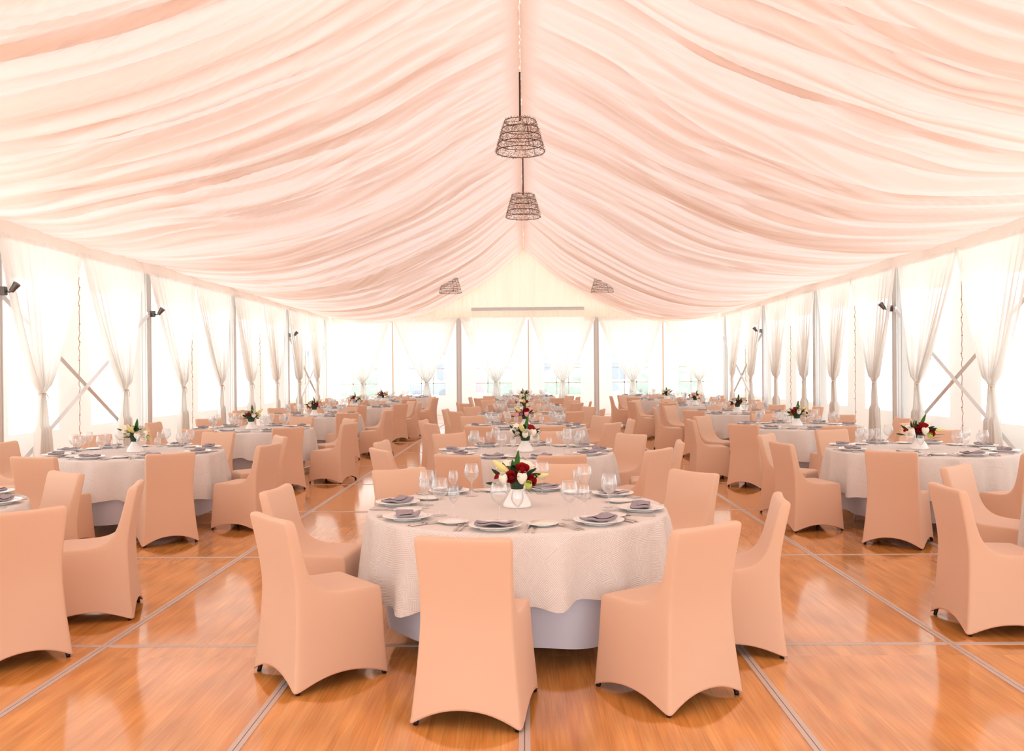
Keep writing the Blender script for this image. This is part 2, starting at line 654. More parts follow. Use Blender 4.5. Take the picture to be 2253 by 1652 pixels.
V1, F1, L1 = build_lining(-1, 11)
V2, F2, L2 = build_lining(1, 47)
n1 = len(V1)
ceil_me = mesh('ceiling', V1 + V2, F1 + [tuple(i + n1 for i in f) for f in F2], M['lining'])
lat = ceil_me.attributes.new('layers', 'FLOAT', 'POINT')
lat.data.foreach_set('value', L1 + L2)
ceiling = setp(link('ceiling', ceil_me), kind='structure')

# ------------------------------------------------------------------ side walls, windows, posts
POSTS_Y = [-7.5, -2.5, 2.5, 7.45, 12.3, 17.2, 22.15, 27.1, 32.25]
PY = {-1: [-7.5, -2.6, 2.4, 7.3, 12.08, 16.97, 22.02, 27.04, 32.13], 1: [-7.5, -2.4, 2.6, 7.6, 12.5, 17.32, 22.1, 26.85, 32.1]}
WINZ = (0.72, 3.02)


def wall_sheet(name, fn, u0, u1, z0, z1, holes):
    """sheet in (u,z) with rectangular holes, mapped by fn(u,z)"""
    us = sorted(set([u0, u1] + [v for h in holes for v in h]))
    us2 = []
    for a, b in zip(us, us[1:]):
        n = max(1, int((b - a) / 0.35))
        us2 += [a + (b - a) * k / n for k in range(n)]
    us2.append(us[-1])
    zs = [z0, WINZ[0], 1.3, 1.9, 2.5, WINZ[1], z1]
    V = [fn(u, z) for z in zs for u in us2]
    w = len(us2)
    Fc = []
    for j in range(len(zs) - 1):
        for i in range(w - 1):
            um, zm = (us2[i] + us2[i + 1]) / 2, (zs[j] + zs[j + 1]) / 2
            if WINZ[0] < zm < WINZ[1] and any(a < um < b for a, b in holes):
                continue
            a = j * w + i
            Fc.append((a, a + 1, a + 1 + w, a + w))
    me = mesh(name, V, Fc, M['pvc'])
    return setp(link(name, me), kind='structure')


def side_windows(sgn):
    out = []
    for k in range(len(POSTS_Y) - 1):
        p = PY[sgn][k] * (1.016 if k > 3 else 1)
        out += [(p + 0.38, p + 1.72), (p + 2.83, p + 4.17)]
    return out


wn_no = 0


def window(pts_fn, u0, u1, grid):
    """film pane (part) inside a welded border (frame part)"""
    global wn_no
    wn_no += 1
    mb = MB()
    b = 0.035
    z0, z1 = WINZ

    def bar(ua, ub, za, zb, t=0.006):
        A = [pts_fn(u, z, s * t) for s in (-1, 1) for u in (ua, ub) for z in (za, zb)]
        mb.add(A, [(0, 1, 3, 2), (4, 6, 7, 5), (0, 4, 5, 1), (2, 3, 7, 6), (0, 2, 6, 4), (1, 5, 7, 3)])
    pane = MB()
    pane.grid(lambda a, c: pts_fn(u0 - 0.01 + (u1 - u0 + 0.02) * a, z0 - 0.01 + (z1 - z0 + 0.02) * c, 0.004 * sin(9 * a + 5 * c)), 8, 10)
    wo = setp(link('window_%d' % wn_no, pane.mesh('pane', M['film'])), kind='structure')
    if grid:
        mb = MB()
        for k in (1, 2):
            u = u0 + (u1 - u0) * k / 3
            bar(u - 0.016, u + 0.016, z0, z1, 0.009)
        for z in (1.16, 1.71, 2.26, 2.8):
            bar(u0, u1, z - 0.016, z + 0.016, 0.009)
        link('muntin', mb.mesh('muntin', M['muntin'], False), wo)


for sgn, nm in ((-1, 'left'), (1, 'right')):
    X = sgn * (HW + 0.04)
    wob = lambda u, z, s=sgn, X=X: (X + s * 0.03 * abs(noise.noise(Vector((u * 0.9, z * 0.8, s * 5)))) * sin(pi * min(1, max(0, z / 3.6))), u, z)
    wall_sheet('wall_' + nm, wob, POSTS_Y[0], FAR, 0.0, 3.85, side_windows(sgn))
    for (a, b) in side_windows(sgn):
        if b > 10:
            window(lambda u, z, t, X=X, s=sgn: (X - s * 0.02 + t, u, z), a, b, False)
# far gable wall
GX = 0.12
GW = [(-6.78, -5.42), (-4.24, -2.92), (-1.79, -0.46), (0.74, 2.07), (3.24, 4.56), (5.68, 7.0)]
mbg = wall_sheet('wall_back', lambda u, z: (u, FAR + 0.03 + 0.02 * noise.noise(Vector((u, z, 3))), z), -7.5, 7.5, 0.0, 3.85, GW)
mbg.data.materials[0] = M['pvc_gable_lit']
for a, b in GW:
    window(lambda u, z, t: (u, FAR + 0.0 + t, z), a, b, True)


# posts: four-channel aluminium extrusions
def post_mesh(h, wx, wy):
    mb = MB()
    g = 0.012
    mb.box(-wx / 2 + g, wx / 2 - g, -wy / 2 + g, wy / 2 - g, 0.01, h, 1)
    for sx in (-1, 1):
        for sy in (-1, 1):
            x0, x1 = sorted((sx * wx / 2, sx * (wx / 2 - 0.03)))
            y0, y1 = sorted((sy * wy / 2, sy * (wy / 2 - 0.03)))
            mb.box(x0, x1, y0, y1, 0.01, h, 0)
    mb.box(-wx / 2 + 0.035, wx / 2 - 0.035, -wy / 2 + 0.002, wy / 2 - 0.002, 0.01, h, 0)
    mb.box(-wx / 2 + 0.002, wx / 2 - 0.002, -wy / 2 + 0.035, wy / 2 - 0.035, 0.01, h, 0)
    return mb.mesh('post', [M['alu'], M['groove']], False)


def base_mesh():
    mb = MB()
    mb.box(-0.14, 0.14, -0.17, 0.17, 0.0, 0.012)
    return bevelled(mb.mesh('base_plate', M['alu'], False))


post_me = post_mesh(3.58, 0.13, 0.20)
gpost_me = post_mesh(3.55, 0.185, 0.12)
bp_me = base_mesh()
ordn = ['nearest', 'second', 'third', 'fourth', 'fifth', 'sixth', 'seventh']
for sgn, nm in ((-1, 'left'), (1, 'right')):
    for k, y in enumerate(PY[sgn][4:]):
        if k == 4:
            lb = 'aluminium corner post where the %s wall meets the far gable' % nm
        else:
            lb = '%s aluminium tent post standing along the %s window wall' % (ordn[k], nm)
        r = empty('tent_post', (sgn * 7.34, y, 0), 0, lb, 'tent post', 'tent posts')
        link('upright', post_me, r)
        link('base_plate', bp_me, r)
for x, nm in ((-2.39, 'left'), (2.64, 'right')):
    r = empty('tent_post', (x, FAR - 0.2, 0), 0, 'thick aluminium gable post %s of centre in the far wall' % nm, 'tent post', 'tent posts')
    link('upright', gpost_me, r)
    link('base_plate', bp_me, r)
mb = MB()
mb.box(-0.025, 0.025, -0.02, 0.02, 0.0, 3.5)
thin_me = bevelled(mb.mesh('mullion', M['tie'], False), 0.006)
for x, nm in ((-4.85, 'left gable panel'), (0.16, 'centre gable panel'), (5.1, 'right gable panel')):
    r = link('mullion_pole', thin_me, None, (x, FAR - 0.05, 0))
    setp(r, 'thin pale pole dividing the windows of the %s' % nm, 'pole', 'thin gable poles')

# gable beam with gutter lip
mb = MB()
mb.box(-1.92, 2.2, -0.045, 0.045, 3.83, 3.91)
mb.box(-1.92, 2.2, -0.06, 0.06, 3.905, 3.925)
mb.box(-1.92, 2.2, -0.055, 0.055, 3.815, 3.832)
beam = link('gable_beam', bevelled(mb.mesh('gable_beam', M['alu'], False), 0.004), None, (0, FAR - 0.22, 0))
setp(beam, 'long horizontal aluminium beam across the far gable above the curtains', 'beam')

# wind braces
def brace(sgn, ya, yb, nm, lb1, lb2):
    for (za, zb, off, lb) in ((2.72, 0.12, 0.0, lb1), (0.12, 2.72, 0.05, lb2)):
        x = sgn * (7.30 - off)
        r = empty('wind_brace', (x, (ya + yb) / 2, 0), 0, lb, 'brace', 'aluminium wind braces')
        m = (ya + yb) / 2
        mb = MB()
        a, b = Vector((0, ya - m, za)), Vector((0, yb - m, zb))
        mb.tube([a, b], 0.04, 4)
        link('tube', mb.mesh('brace_tube', M['alu'], False), r)
        for p in (a, b):
            mb = MB()
            mb.box(p.x - 0.03, p.x + 0.03, p.y - 0.05, p.y + 0.05, p.z - 0.07, p.z + 0.07)
            link('bracket', bevelled(mb.mesh('bracket', M['alu'], False), 0.008), r)


for sgn, nm in ((-1, 'left'), (1, 'right')):
    for k in (4, 7):
        w = 'nearest' if k == 4 else 'farthest'
        brace(sgn, PY[sgn][k] + 0.12, PY[sgn][k + 1] - 0.12, nm,
              'diagonal aluminium brace falling away from viewer, %s bay of %s wall' % (w, nm),
              'diagonal aluminium brace rising away from viewer, %s bay of %s wall' % (w, nm))

# lacing cords down the joints between wall panels
def lacing(x, y, lb, R):
    pts = []
    for i in range(70):
        z = 0.004 + 3.5 * i / 69
        pts.append((x + 0.006 * sin(i * 1.7), y + 0.012 * sin(i * 2.1 + y) + 0.02 * noise.noise(Vector((z * 2, y, 1))), z))
    mb = MB()
    mb.tube(pts, 0.006, 5)
    for i in range(0, 70, 6):
        p = pts[i]
        mb.lathe([(0.0, -0.012), (0.013, -0.008), (0.013, 0.008), (0.0, 0.012)], 8, p[0], p[1], p[2])
    setp(link('lacing_cord', mb.mesh('lacing_cord', M['cord'])), lb, 'cord', 'lacing cords')


RR = random.Random(5)
for sgn, nm in ((-1, 'left'), (1, 'right')):
    for k in range(4, 8):
        yc = (PY[sgn][k] + PY[sgn][k + 1]) / 2 + 0.04
        lacing(sgn * 7.42, yc, 'knotted lacing cord closing the wall joint in %s bay of %s wall' % (ordn[k - 4], nm), RR)

# valances over the curtains
for sgn, nm in ((-1, 'left'), (1, 'right')):
    mb = MB()
    y0, y1 = -7.4, FAR
    N_ = 420

    def fv(u, v, s=sgn):
        y = y0 + (y1 - y0) * u
        ph = ((y - 12.42) / 4.975) % 1.0
        zt = linez(7.4, y) + 0.03
        zb = 3.50 + 0.015 * noise.noise(Vector((y * 2.3, 0, s)))
        pl = 0.018 * noise.noise(Vector((y * 5.5, v * 0.8, s * 3))) + 0.01 * sin(y * 23)
        return (s * (7.17 + 0.10 * v + pl * (1 - v * 0.5)), y, zb + (zt - zb) * v)
    mb.grid(fv, N_, 4)
    setp(link('valance', mb.mesh('valance', M['valance'])), 'peach gathered fabric valance along the top of the %s wall' % nm, 'valance', 'wall valances')

# pleated gable drape above the beam
mb = MB()
Tg = pleat_table(77, 0.07, 0.17)


def fg(u, v):
    x = -7.1 + 14.2 * u
    zt = linez(min(7.3, abs(x)), FAR) + 0.10
    zb = 3.42 if abs(x - GX) > 2.1 else 3.56
    return (x + 0.01 * sin(v * 5 + x * 7), FAR - 0.12 + 0.055 * samp(Tg, x + 8 + 0.06 * v * noise.noise(Vector((x, v, 1)))) * (0.6 + 0.4 * v), zb + (max(zt, zb + .05) - zb) * v)


mb.grid(fg, 700, 12)
setp(link('gable_drape', mb.mesh('gable_drape', M['gable'])), 'cream pleated fabric filling the far gable triangle under the ridge', 'drape')


# ------------------------------------------------------------------ curtains
def curtain_mesh(seed, wid, shift, ztie):
    """local: x across (centre of panel = 0), y = towards the room negative, z up"""
    R = random.Random(seed)
    nf = R.randint(9, 12)
    ph = [R.uniform(0, 6.28) for _ in range(6)]
    nu, nv = 110, 60
    V, G = [], []
    zt = 3.56
    for j in range(nv + 1):
        v = j / nv
        z = zt * (1 - v) + 0.02 * v
        if z > ztie:
            t = (zt - z) / (zt - ztie)
            w = wid * (1 - t) ** 0.74 + 0.11
            c = shift * t ** 1.1
        else:
            t = (ztie - z) / ztie
            w = 0.11 + (0.40 + 0.1 * R.random() * 0) * t ** 0.75
            c = shift + 0.03 * t
        gr = wid / w
        for i in range(nu + 1):
            u = i / nu
            s = 2 * u - 1
            ub = u + 0.02 * sin(u * 9 + ph[0]) + 0.012 * sin(u * 21 + ph[1])
            amp = min(0.05, 0.012 + 0.05 * (1 - w / wid)) * (0.5 if w < 0.3 else 1)
            y = amp * sin(2 * pi * nf * ub + ph[2]) + amp * 0.4 * sin(2 * pi * nf * 2.3 * ub + ph[3] + v)
            # swag: middle of the cloth belly hangs forward and sags past the edges
            y -= 0.07 * (1 - s * s) * sin(pi * min(1, v * 1.5)) * (w / wid)
            xx = c + s * w / 2
            V.append((xx, y, z))
            e = 1.0 + (1.6 if abs(s) > 0.9 and z > ztie else 0)
            G.append(min(9, gr ** 0.8 * e))
    Fc = []
    ww = nu + 1
    for j in range(nv):
        for i in range(nu):
            a = j * ww + i
            Fc.append((a, a + 1, a + 1 + ww, a + ww))
    me = mesh('drape', V, Fc, M['sheer'])
    at = me.attributes.new('gather', 'FLOAT', 'POINT')
    at.data.foreach_set('value', G)
    return me


def tie_mesh(ztie):
    mb = MB()
    mb.tube([(0.062 * cos(a), 0.045 * sin(a), ztie + 0.01 * sin(a * 2)) for a in [2 * pi * k / 20 for k in range(20)]], 0.012, 8, closed=True)
    mb.tube([(0.03, -0.05, ztie), (0.05, -0.07, ztie - 0.06), (0.045, -0.065, ztie - 0.14)], [0.01, 0.008, 0.004], 6)
    return mb.mesh('tieback', M['tie'])


LT = [12.89, 15.58, 18.24, 20.54, 22.84, 25.19, 27.7, 30.1]
RT = [13.45, 15.98, 17.95, 20.3, 22.45, 24.95, 27.7, 30.2]
for sgn, nm, ties in ((-1, 'left', LT), (1, 'right', RT)):
    for q in range(8):
        k = 4 + q // 2
        a, b = PY[sgn][k] * 0.974, PY[sgn][k + 1] * 0.974
        mid = (a + b) / 2
        c = (a + mid) / 2 if q % 2 == 0 else (mid + b) / 2
        c += 0.06 if q % 2 == 0 else -0.06
        zt = 1.32
        shift = (ties[q] - c)
        lx = shift if sgn < 0 else -shift
        cm = curtain_mesh(100 + q + (50 if sgn > 0 else 0), 2.26, lx, zt)
        if q == 0:
            lb = 'sheer white tied curtain nearest the viewer on the %s wall' % nm
        else:
            lb = 'sheer white tied curtain, %s from the viewer along the %s wall' % (['', 'second', 'third', 'fourth', 'fifth', 'sixth', 'seventh', 'eighth'][q], nm)
        r = empty('curtain', (sgn * 7.13, c, 0), pi / 2 if sgn < 0 else -pi / 2, lb, 'curtain', 'tied sheer curtains')
        link('drape', cm, r)
        link('tieback', tie_mesh(zt), r, (lx, 0, 0))
GT = [-5.92, -3.57, -1.04, 1.4, 3.94, 6.36]
gn = ['first', 'second', 'third', 'fourth', 'fifth', 'sixth']
edges = [-7.3, -4.85, -2.42, 0.15, 2.67, 5.1, 7.4]
for q in range(6):
    c = (edges[q] + edges[q + 1]) / 2
    cm = curtain_mesh(300 + q, 2.32, GT[q] - c, 1.22)
    r = empty('curtain', (c, FAR - 0.34, 0), 0, 'sheer white tied curtain on the far gable wall, %s from the left' % gn[q], 'curtain', 'tied sheer curtains')
    link('drape', cm, r)
    link('tieback', tie_mesh(1.22), r, (GT[q] - c, 0, 0))


# ------------------------------------------------------------------ spotlights on the posts
def spotlight(sgn, y, lb):
    x = sgn * 7.20
    r = empty('spotlight', (x, y, 2.76), 0, lb, 'spotlight', 'small post spotlights')
    mb = MB()
    mb.box(-0.05, 0.04, -0.04, 0.04, -0.06, 0.06)
    link('bracket', bevelled(mb.mesh('bracket', M['spot'], False), 0.006), r)
    s = -sgn
    mb = MB()
    mb.tube([(s * 0.03, 0, 0.0), (s * 0.08, 0, -0.02), (s * 0.12, 0, 0.01)], 0.012, 8)
    link('arm', mb.mesh('arm', M['spot']), r)
    d = Vector((s * 0.62, 0.0, 0.78)).normalized()
    c = Vector((s * 0.13, 0, 0.02))
    mb = MB()
    mb.tube([c - d * 0.04, c - d * 0.03, c + d * 0.03, c + d * 0.10, c + d * 0.105], [0.02, 0.034, 0.04, 0.052, 0.046], 16)
    link('lamp_head', edgesplit(mb.mesh('lamp_head', M['spot'])), r)


spotlight(-1, 12.08, 'small grey spotlight on the post at the left picture edge')
spotlight(-1, 16.97, 'small grey spotlight on the second post of the left wall')
spotlight(-1, 27.04, 'small grey spotlight on the fourth post of the left wall')
spotlight(1, 17.32, 'small grey spotlight on the second post of the right wall')
spotlight(1, 26.85, 'small grey spotlight on the fourth post of the right wall')


# ------------------------------------------------------------------ pendants
def pendant(x, y, zb, ztop, lb, seed, hh=0.46, nfr=4200):
    R = random.Random(seed)
    r = empty('pendant_lamp', (x, y, zb), 0, lb, 'pendant lamp', 'woven pendant lamps')
    rb, rt = 0.345, 0.215
    prof = lambda t: rb + (rt - rb) * t ** 1.15
    mb = MB()
    mb.tube([(0, 0, hh - 0.03), (0, 0, ztop - zb)], 0.014, 10)
    link('rod', mb.mesh('rod', M['rod']), r)
    for k in range(5):
        t = k / 4.0 * 0.93
        mb = MB()
        q = prof(t)
        mb.tube([(q * cos(a), q * sin(a), hh * t) for a in [2 * pi * i / 40 for i in range(40)]], 0.0055, 6, closed=True)
        link('ring', mb.mesh('ring', M['rod']), r)
    mb = MB()
    for i in range(3):
        a = 2 * pi * i / 3 + 0.9
        mb.tube([(prof(0) * cos(a), prof(0) * sin(a), 0), (prof(.5) * cos(a), prof(.5) * sin(a), hh * .5), (prof(.93) * cos(a), prof(.93) * sin(a), hh * 0.93), (0, 0, hh * 0.95)], 0.004, 5)
    link('wire_frame', mb.mesh('wire_frame', M['rod']), r)
    mb = MB()
    for i in range(nfr):
        t = R.random() ** 1.1 * 1.02 - 0.02
        a = R.uniform(0, 2 * pi)
        q = prof(max(t, 0)) + R.uniform(-0.008, 0.012)
        p = Vector((q * cos(a), q * sin(a), hh * t))
        d = Vector((R.gauss(0, 1), R.gauss(0, 1), R.gauss(-0.8, 1))).normalized() * R.uniform(0.010, 0.024)
        n = Vector((cos(a), sin(a), 0.3))
        s = d.cross(n).normalized() * 0.0042
        mb.add([p - s, p + s, p + d + s * 0.4, p + d - s * 0.4], [(0, 1, 2, 3)])
    fr = link('fringe', mesh('fringe', mb.v, mb.f, M['fringe'], False), r)
    fr['kind'] = 'stuff'
    mb = MB()
    mb.lathe([(0.0, -0.16), (0.03, -0.155), (0.047, -0.12), (0.045, -0.08), (0.02, -0.03), (0.018, 0.0)], 16, 0, 0, hh - 0.03)
    link('bulb', mb.mesh('bulb', M['bulb']), r)


pendant(-0.01, 12.5, 4.71, 5.84, 'woven pendant lamp nearest the viewer under the ridge', 1)
pendant(0.02, 17.5, 4.66, 5.84, 'woven pendant lamp hanging under the ridge just behind the nearest one', 2)
pendant(-2.25, 27.0, 4.02, 4.9, 'small distant pendant lamp half hidden in the lining left of centre', 3, nfr=2300)
pendant(2.42, 27.0, 4.00, 4.9, 'small distant pendant lamp half hidden in the lining right of centre', 4, nfr=2300)


# ------------------------------------------------------------------ covered chair
def chair_cover():
    zr = [0.0, 0.05, 0.22, 0.41, 0.475, 0.56, 0.70, 0.825, 0.865]
    outer = [-.272, -.266, -.250, -.240, -.240, -.246, -.270, -.298, -.305]
    inner = {4: -.085, 5: -.168, 6: -.205, 7: -.236, 8: -.246}
    front = [.262, .260, .255, .25, .245]
    half = [.258, .254, .234, .220, .217, .214, .217, .224, .221]
    xf = [-1, -.93, -.5, 0, .5, .93, 1]
    vid = {}
    V = []

    def pos(i, j, k):
        s = xf[i]
        if k <= 4:
            yo, yf = outer[k], front[k]
            yi = -0.12 if k < 4 else inner[4]
            ys = [yo, yi, yi + (yf - yi) * 0.5, yf - 0.035, yf]
            y = ys[j]
        else:
            y = outer[k] if j == 0 else inner[k]
        w = half[k]
        if k <= 4:
            w *= 1 - 0.04 * (j / 4.0) * (1 - k / 6)
            if j >= 3:
                w *= 1.0
        z = zr[k]
        if k == 4 and j >= 2:
            z -= 0.006 + 0.008 * (j >= 4)
        if k == 8:
            z -= 0.012 * (1 - s * s)
            if abs(s) == 1:
                z -= 0.012
        if k < 3:
            if j in (0, 4) and abs(s) < 1:
                a = 0.085 * (1 - abs(s) ** 2.4)
            elif abs(s) == 1 and 0 < j < 4:
                t = (y - outer[k]) / (front[k] - outer[k]) * 2 - 1
                a = 0.075 * (1 - abs(t) ** 2.4)
            else:
                a = 0
            z0 = 0.008 + a
            z = z0 + (zr[k] / 0.41) * (0.41 - z0)
        # outer back is gently hollow
        if j == 0:
            y += 0.012 * (1 - s * s) * (1 if k > 1 else 0.4)
        return (s * w, y, z)

    def vi(i, j, k):
        if (i, j, k) not in vid:
            vid[(i, j, k)] = len(V)
            V.append(pos(i, j, k))
        return vid[(i, j, k)]
    filled = lambda i, j, k: 0 <= i < 6 and 0 <= k < 8 and ((0 <= j < 4 and k < 4) or (j == 0 and k >= 4))
    Fc = []
    for i in range(6):
        for j in range(4):
            for k in range(8):
                if not filled(i, j, k):
                    continue
                c = lambda a, b, d: vi(i + a, j + b, k + d)
                if not filled(i - 1, j, k):
                    Fc.append((c(0, 0, 0), c(0, 0, 1), c(0, 1, 1), c(0, 1, 0)))
                if not filled(i + 1, j, k):
                    Fc.append((c(1, 0, 0), c(1, 1, 0), c(1, 1, 1), c(1, 0, 1)))
                if not filled(i, j - 1, k):
                    Fc.append((c(0, 0, 0), c(1, 0, 0), c(1, 0, 1), c(0, 0, 1)))
                if not filled(i, j + 1, k):
                    Fc.append((c(0, 1, 0), c(0, 1, 1), c(1, 1, 1), c(1, 1, 0)))
                if not filled(i, j, k + 1):
                    Fc.append((c(0, 0, 1), c(1, 0, 1), c(1, 1, 1), c(0, 1, 1)))
    me = mesh('seat_cover', V, Fc, M['cover'])
    m2 = subsurf(me, 2)
    # boundary loop for the hem piping
    bm = bmesh.new()
    bm.from_mesh(m2)
    bmesh.ops.recalc_face_normals(bm, faces=bm.faces)
    bm.to_mesh(m2)
    be = [e for e in bm.edges if e.is_boundary]
    cur = be[0].verts[0]
    loop, used = [cur.co.copy()], set()
    while True:
        nx = [e for e in cur.link_edges if e.is_boundary and e not in used]
        if not nx:
            break
        used.add(nx[0])
        cur = nx[0].other_vert(cur)
        loop.append(cur.co.copy())
    loop = loop[:-1]
    mb = MB()
    mb.tube(loop, 0.0042, 6, closed=True)
    hem = mb.mesh('hem', M['hem'])
    bm.free()
    return m2, hem


cover_me, hem_me = chair_cover()
mb = MB()
leg_mes = []
for lx, ly in ((-1, -1), (1, -1), (-1, 1), (1, 1)):
    mb = MB()
    mb.tube([(lx * .233, ly * .246, 0.0), (lx * .232, ly * .245, 0.010), (lx * .17, ly * .17, 0.36)], [0.012, 0.012, 0.010], 8)
    leg_mes.append(mb.mesh('leg', M['darkleg']))


def chair(x, y, face, label, grp, detail):
    """face: direction (radians) the sitter looks; cover's front is +Y"""
    r = empty('banquet_chair', (x, y, 0), face - pi / 2, label, 'chair', grp)
    c = link('stretch_cover', cover_me, r)
    if detail:
        link('hem', hem_me, c)
        for lm in leg_mes:
            link('leg', lm, r)
    return r


# ------------------------------------------------------------------ tables and cloths
TOPZ = 0.745
mb = MB()
mb.lathe([(0.0, TOPZ - 0.025), (0.895, TOPZ - 0.025), (0.90, TOPZ - 0.02), (0.90, TOPZ - 0.005), (0.895, TOPZ), (0.0, TOPZ)], 48)
top_me = mb.mesh('tabletop', M['woodtop'], False)
mb = MB()
mb.tube([(0.50, 0.28, TOPZ - 0.03), (0.52, 0.29, 0.2), (0.56, 0.31, 0.0)], 0.014, 8)
mb.tube([(0.50, -0.28, TOPZ - 0.03), (0.52, -0.29, 0.2), (0.56, -0.31, 0.0)], 0.014, 8)
mb.tube([(0.515, -0.285, 0.3), (0.515, 0.285, 0.3)], 0.01, 8)
tleg_me = mb.mesh('leg_frame', M['alu'])


def undercloth_mesh():
    mb = MB()

    def f(u, v):
        a = 2 * pi * u
        z = TOPZ + 0.002 - 0.64 * v
        r = 0.903 - 0.055 * v ** 0.8 - 0.03 * v * v + 0.010 * v * sin(a * 13) + 0.008 * v * sin(a * 7 + 1) - 0.11 * v * abs(sin(2 * a)) ** 3
        return (r * cos(a), r * sin(a), z + (0.008 * sin(a * 9)) * v)
    mb.grid(f, 120, 8, closed=True)
    mb.lathe([(0.0, TOPZ + 0.002), (0.45, TOPZ + 0.002), (0.903, TOPZ + 0.002)], 60)
    return mb.mesh('undercloth', M['under'])


def overcloth_mesh(seed):
    R = random.Random(seed)
    NF = 176
    comps = [(R.randint(5, 8), 0.5), (R.randint(11, 15), 0.8), (R.randint(17, 23), 0.7), (R.randint(28, 34), 0.4)]
    phs = [R.uniform(0, 6.28) for _ in comps]
    p2 = [R.uniform(0, 6.28) for _ in range(4)]
    rings = []   # (kind, val)
    zt = TOPZ + 0.007
    V, UV, Fc = [], [], []
    flat = [0.0001, 0.3, 0.6, 0.8, 0.895]
    nd = 16
    total = len(flat) + 3 + nd
    for k in range(total):
        for i in range(NF):
            a = 2 * pi * i / NF
            fold = sum(w * sin(n * a + p + 0.5 * sin(3 * a + p)) for (n, w), p in zip(comps, phs)) / 1.5
            drop = 0.385 + 0.028 * sin(2 * a + p2[0]) + 0.02 * sin(3 * a + p2[1]) + 0.015 * fold
            if k < len(flat):
                r, z, s = flat[k], zt, flat[k]
            elif k < len(flat) + 3:
                q = (k - len(flat) + 1) / 3 * pi / 2
                r = 0.895 + 0.022 * sin(q)
                z = zt - 0.022 * (1 - cos(q))
                s = 0.895 + 0.022 * q
            else:
                t = (k - len(flat) - 2) / nd
                z = zt - 0.022 - drop * t
                g = t ** 0.6
                f2 = max(-0.75, fold)
                r = 0.917 + 0.022 * t + (0.046 * f2 + 0.012) * g
                s = 0.93 + drop * t
            V.append((r * cos(a), r * sin(a), z))
            UV.append((s * cos(a), s * sin(a)))
    for k in range(total - 1):
        for i in range(NF):
            j = (i + 1) % NF
            Fc.append((k * NF + i, (k + 1) * NF + i, (k + 1) * NF + j, k * NF + j))
    Fc.append(tuple(range(NF)))
    me = mesh('overcloth', V, Fc, M['linen'])
    ul = me.uv_layers.new(name='flat')
    for lp in me.loops:
        ul.data[lp.index].uv = UV[lp.vertex_index]
    bm = bmesh.new()
    bm.from_mesh(me)
    bmesh.ops.recalc_face_normals(bm, faces=bm.faces)
    bm.to_mesh(me)
    bm.free()
    return me


under_me = undercloth_mesh()
over_mes = [overcloth_mesh(s) for s in (3, 8, 21, 34)]
CZ = TOPZ + 0.008   # surface of the cloth

# ------------------------------------------------------------------ tableware meshes
mb = MB()
mb.lathe([(0.0, 0.006), (0.085, 0.006), (0.098, 0.012), (0.138, 0.022), (0.141, 0.0245), (0.138, 0.0265), (0.10, 0.0165), (0.088, 0.0105), (0.0, 0.0095)], 48)
mb.lathe([(0.078, 0.0), (0.082, 0.0), (0.084, 0.007), (0.076, 0.007)], 32)
plate_me = mb.mesh('plate', M['plate'])
mb = MB()
mb.lathe([(0.0, 0.004), (0.052, 0.004), (0.084, 0.013), (0.086, 0.015), (0.084, 0.0165), (0.054, 0.0075), (0.0, 0.007)], 36)
mb.lathe([(0.044, 0.0), (0.048, 0.0), (0.05, 0.005), (0.042, 0.005)], 24)
bread_me = mb.mesh('bread_plate', M['plate'])


def napkin_mesh(kind, seed):
    R = random.Random(seed)
    mb = MB()
    w, h = (0.086, 0.05) if kind == 0 else (0.095, 0.045)

    def f(u, v, top):
        x = (2 * u - 1) * w
        y = (2 * v - 1) * h
        if kind == 0:
            z = 0.011 + 0.016 * (abs(x) / w) ** 2.2 + (0.012 if top else 0)
            y += 0.006 * sin(u * 3 + seed)
            z += 0.003 * sin(v * 6 + u * 4)
        elif kind == 1:
            k = exp(-((u - 0.62) / 0.2) ** 2)
            z = 0.011 + 0.014 * (abs(x) / w) ** 2 + 0.022 * k * v + (0.010 if top else 0)
            y += 0.03 * k * (v - 0.3)
            x *= 1 - 0.12 * v
        else:
            k = exp(-((u - 0.5) / 0.22) ** 2)
            z = 0.012 + 0.013 * (abs(x) / w) ** 2 + 0.018 * k * (1 - v) + (0.009 if top else 0)
            y += 0.045 * k * (v - 0.2)
        return (x, y, z)
    n, m = 18, 10
    for top in (0, 1):
        mb.grid(lambda u, v: f(u, v, top), n, m)
    w1 = n + 1
    off = w1 * (m + 1)
    B = [i for i in range(w1)] + [j * w1 + n for j in range(1, m + 1)] + [m * w1 + i for i in range(n - 1, -1, -1)] + [j * w1 for j in range(m - 1, 0, -1)]
    for a, b in zip(B, B[1:] + B[:1]):
        mb.f.append((a, b, b + off, a + off))
        mb.m.append(0)
    # folded flap laid over
    mb.grid(lambda u, v: (lambda p: (p[0] * 0.9, p[1] * 0.8 - 0.006, p[2] + 0.0035))(f(u, v * 0.75, 1)), 12, 6)
    return mb.mesh('napkin', M['napkin'])


nap_mes = [napkin_mesh(0, 1), napkin_mesh(1, 2), napkin_mesh(2, 3), napkin_mesh(0, 7)]


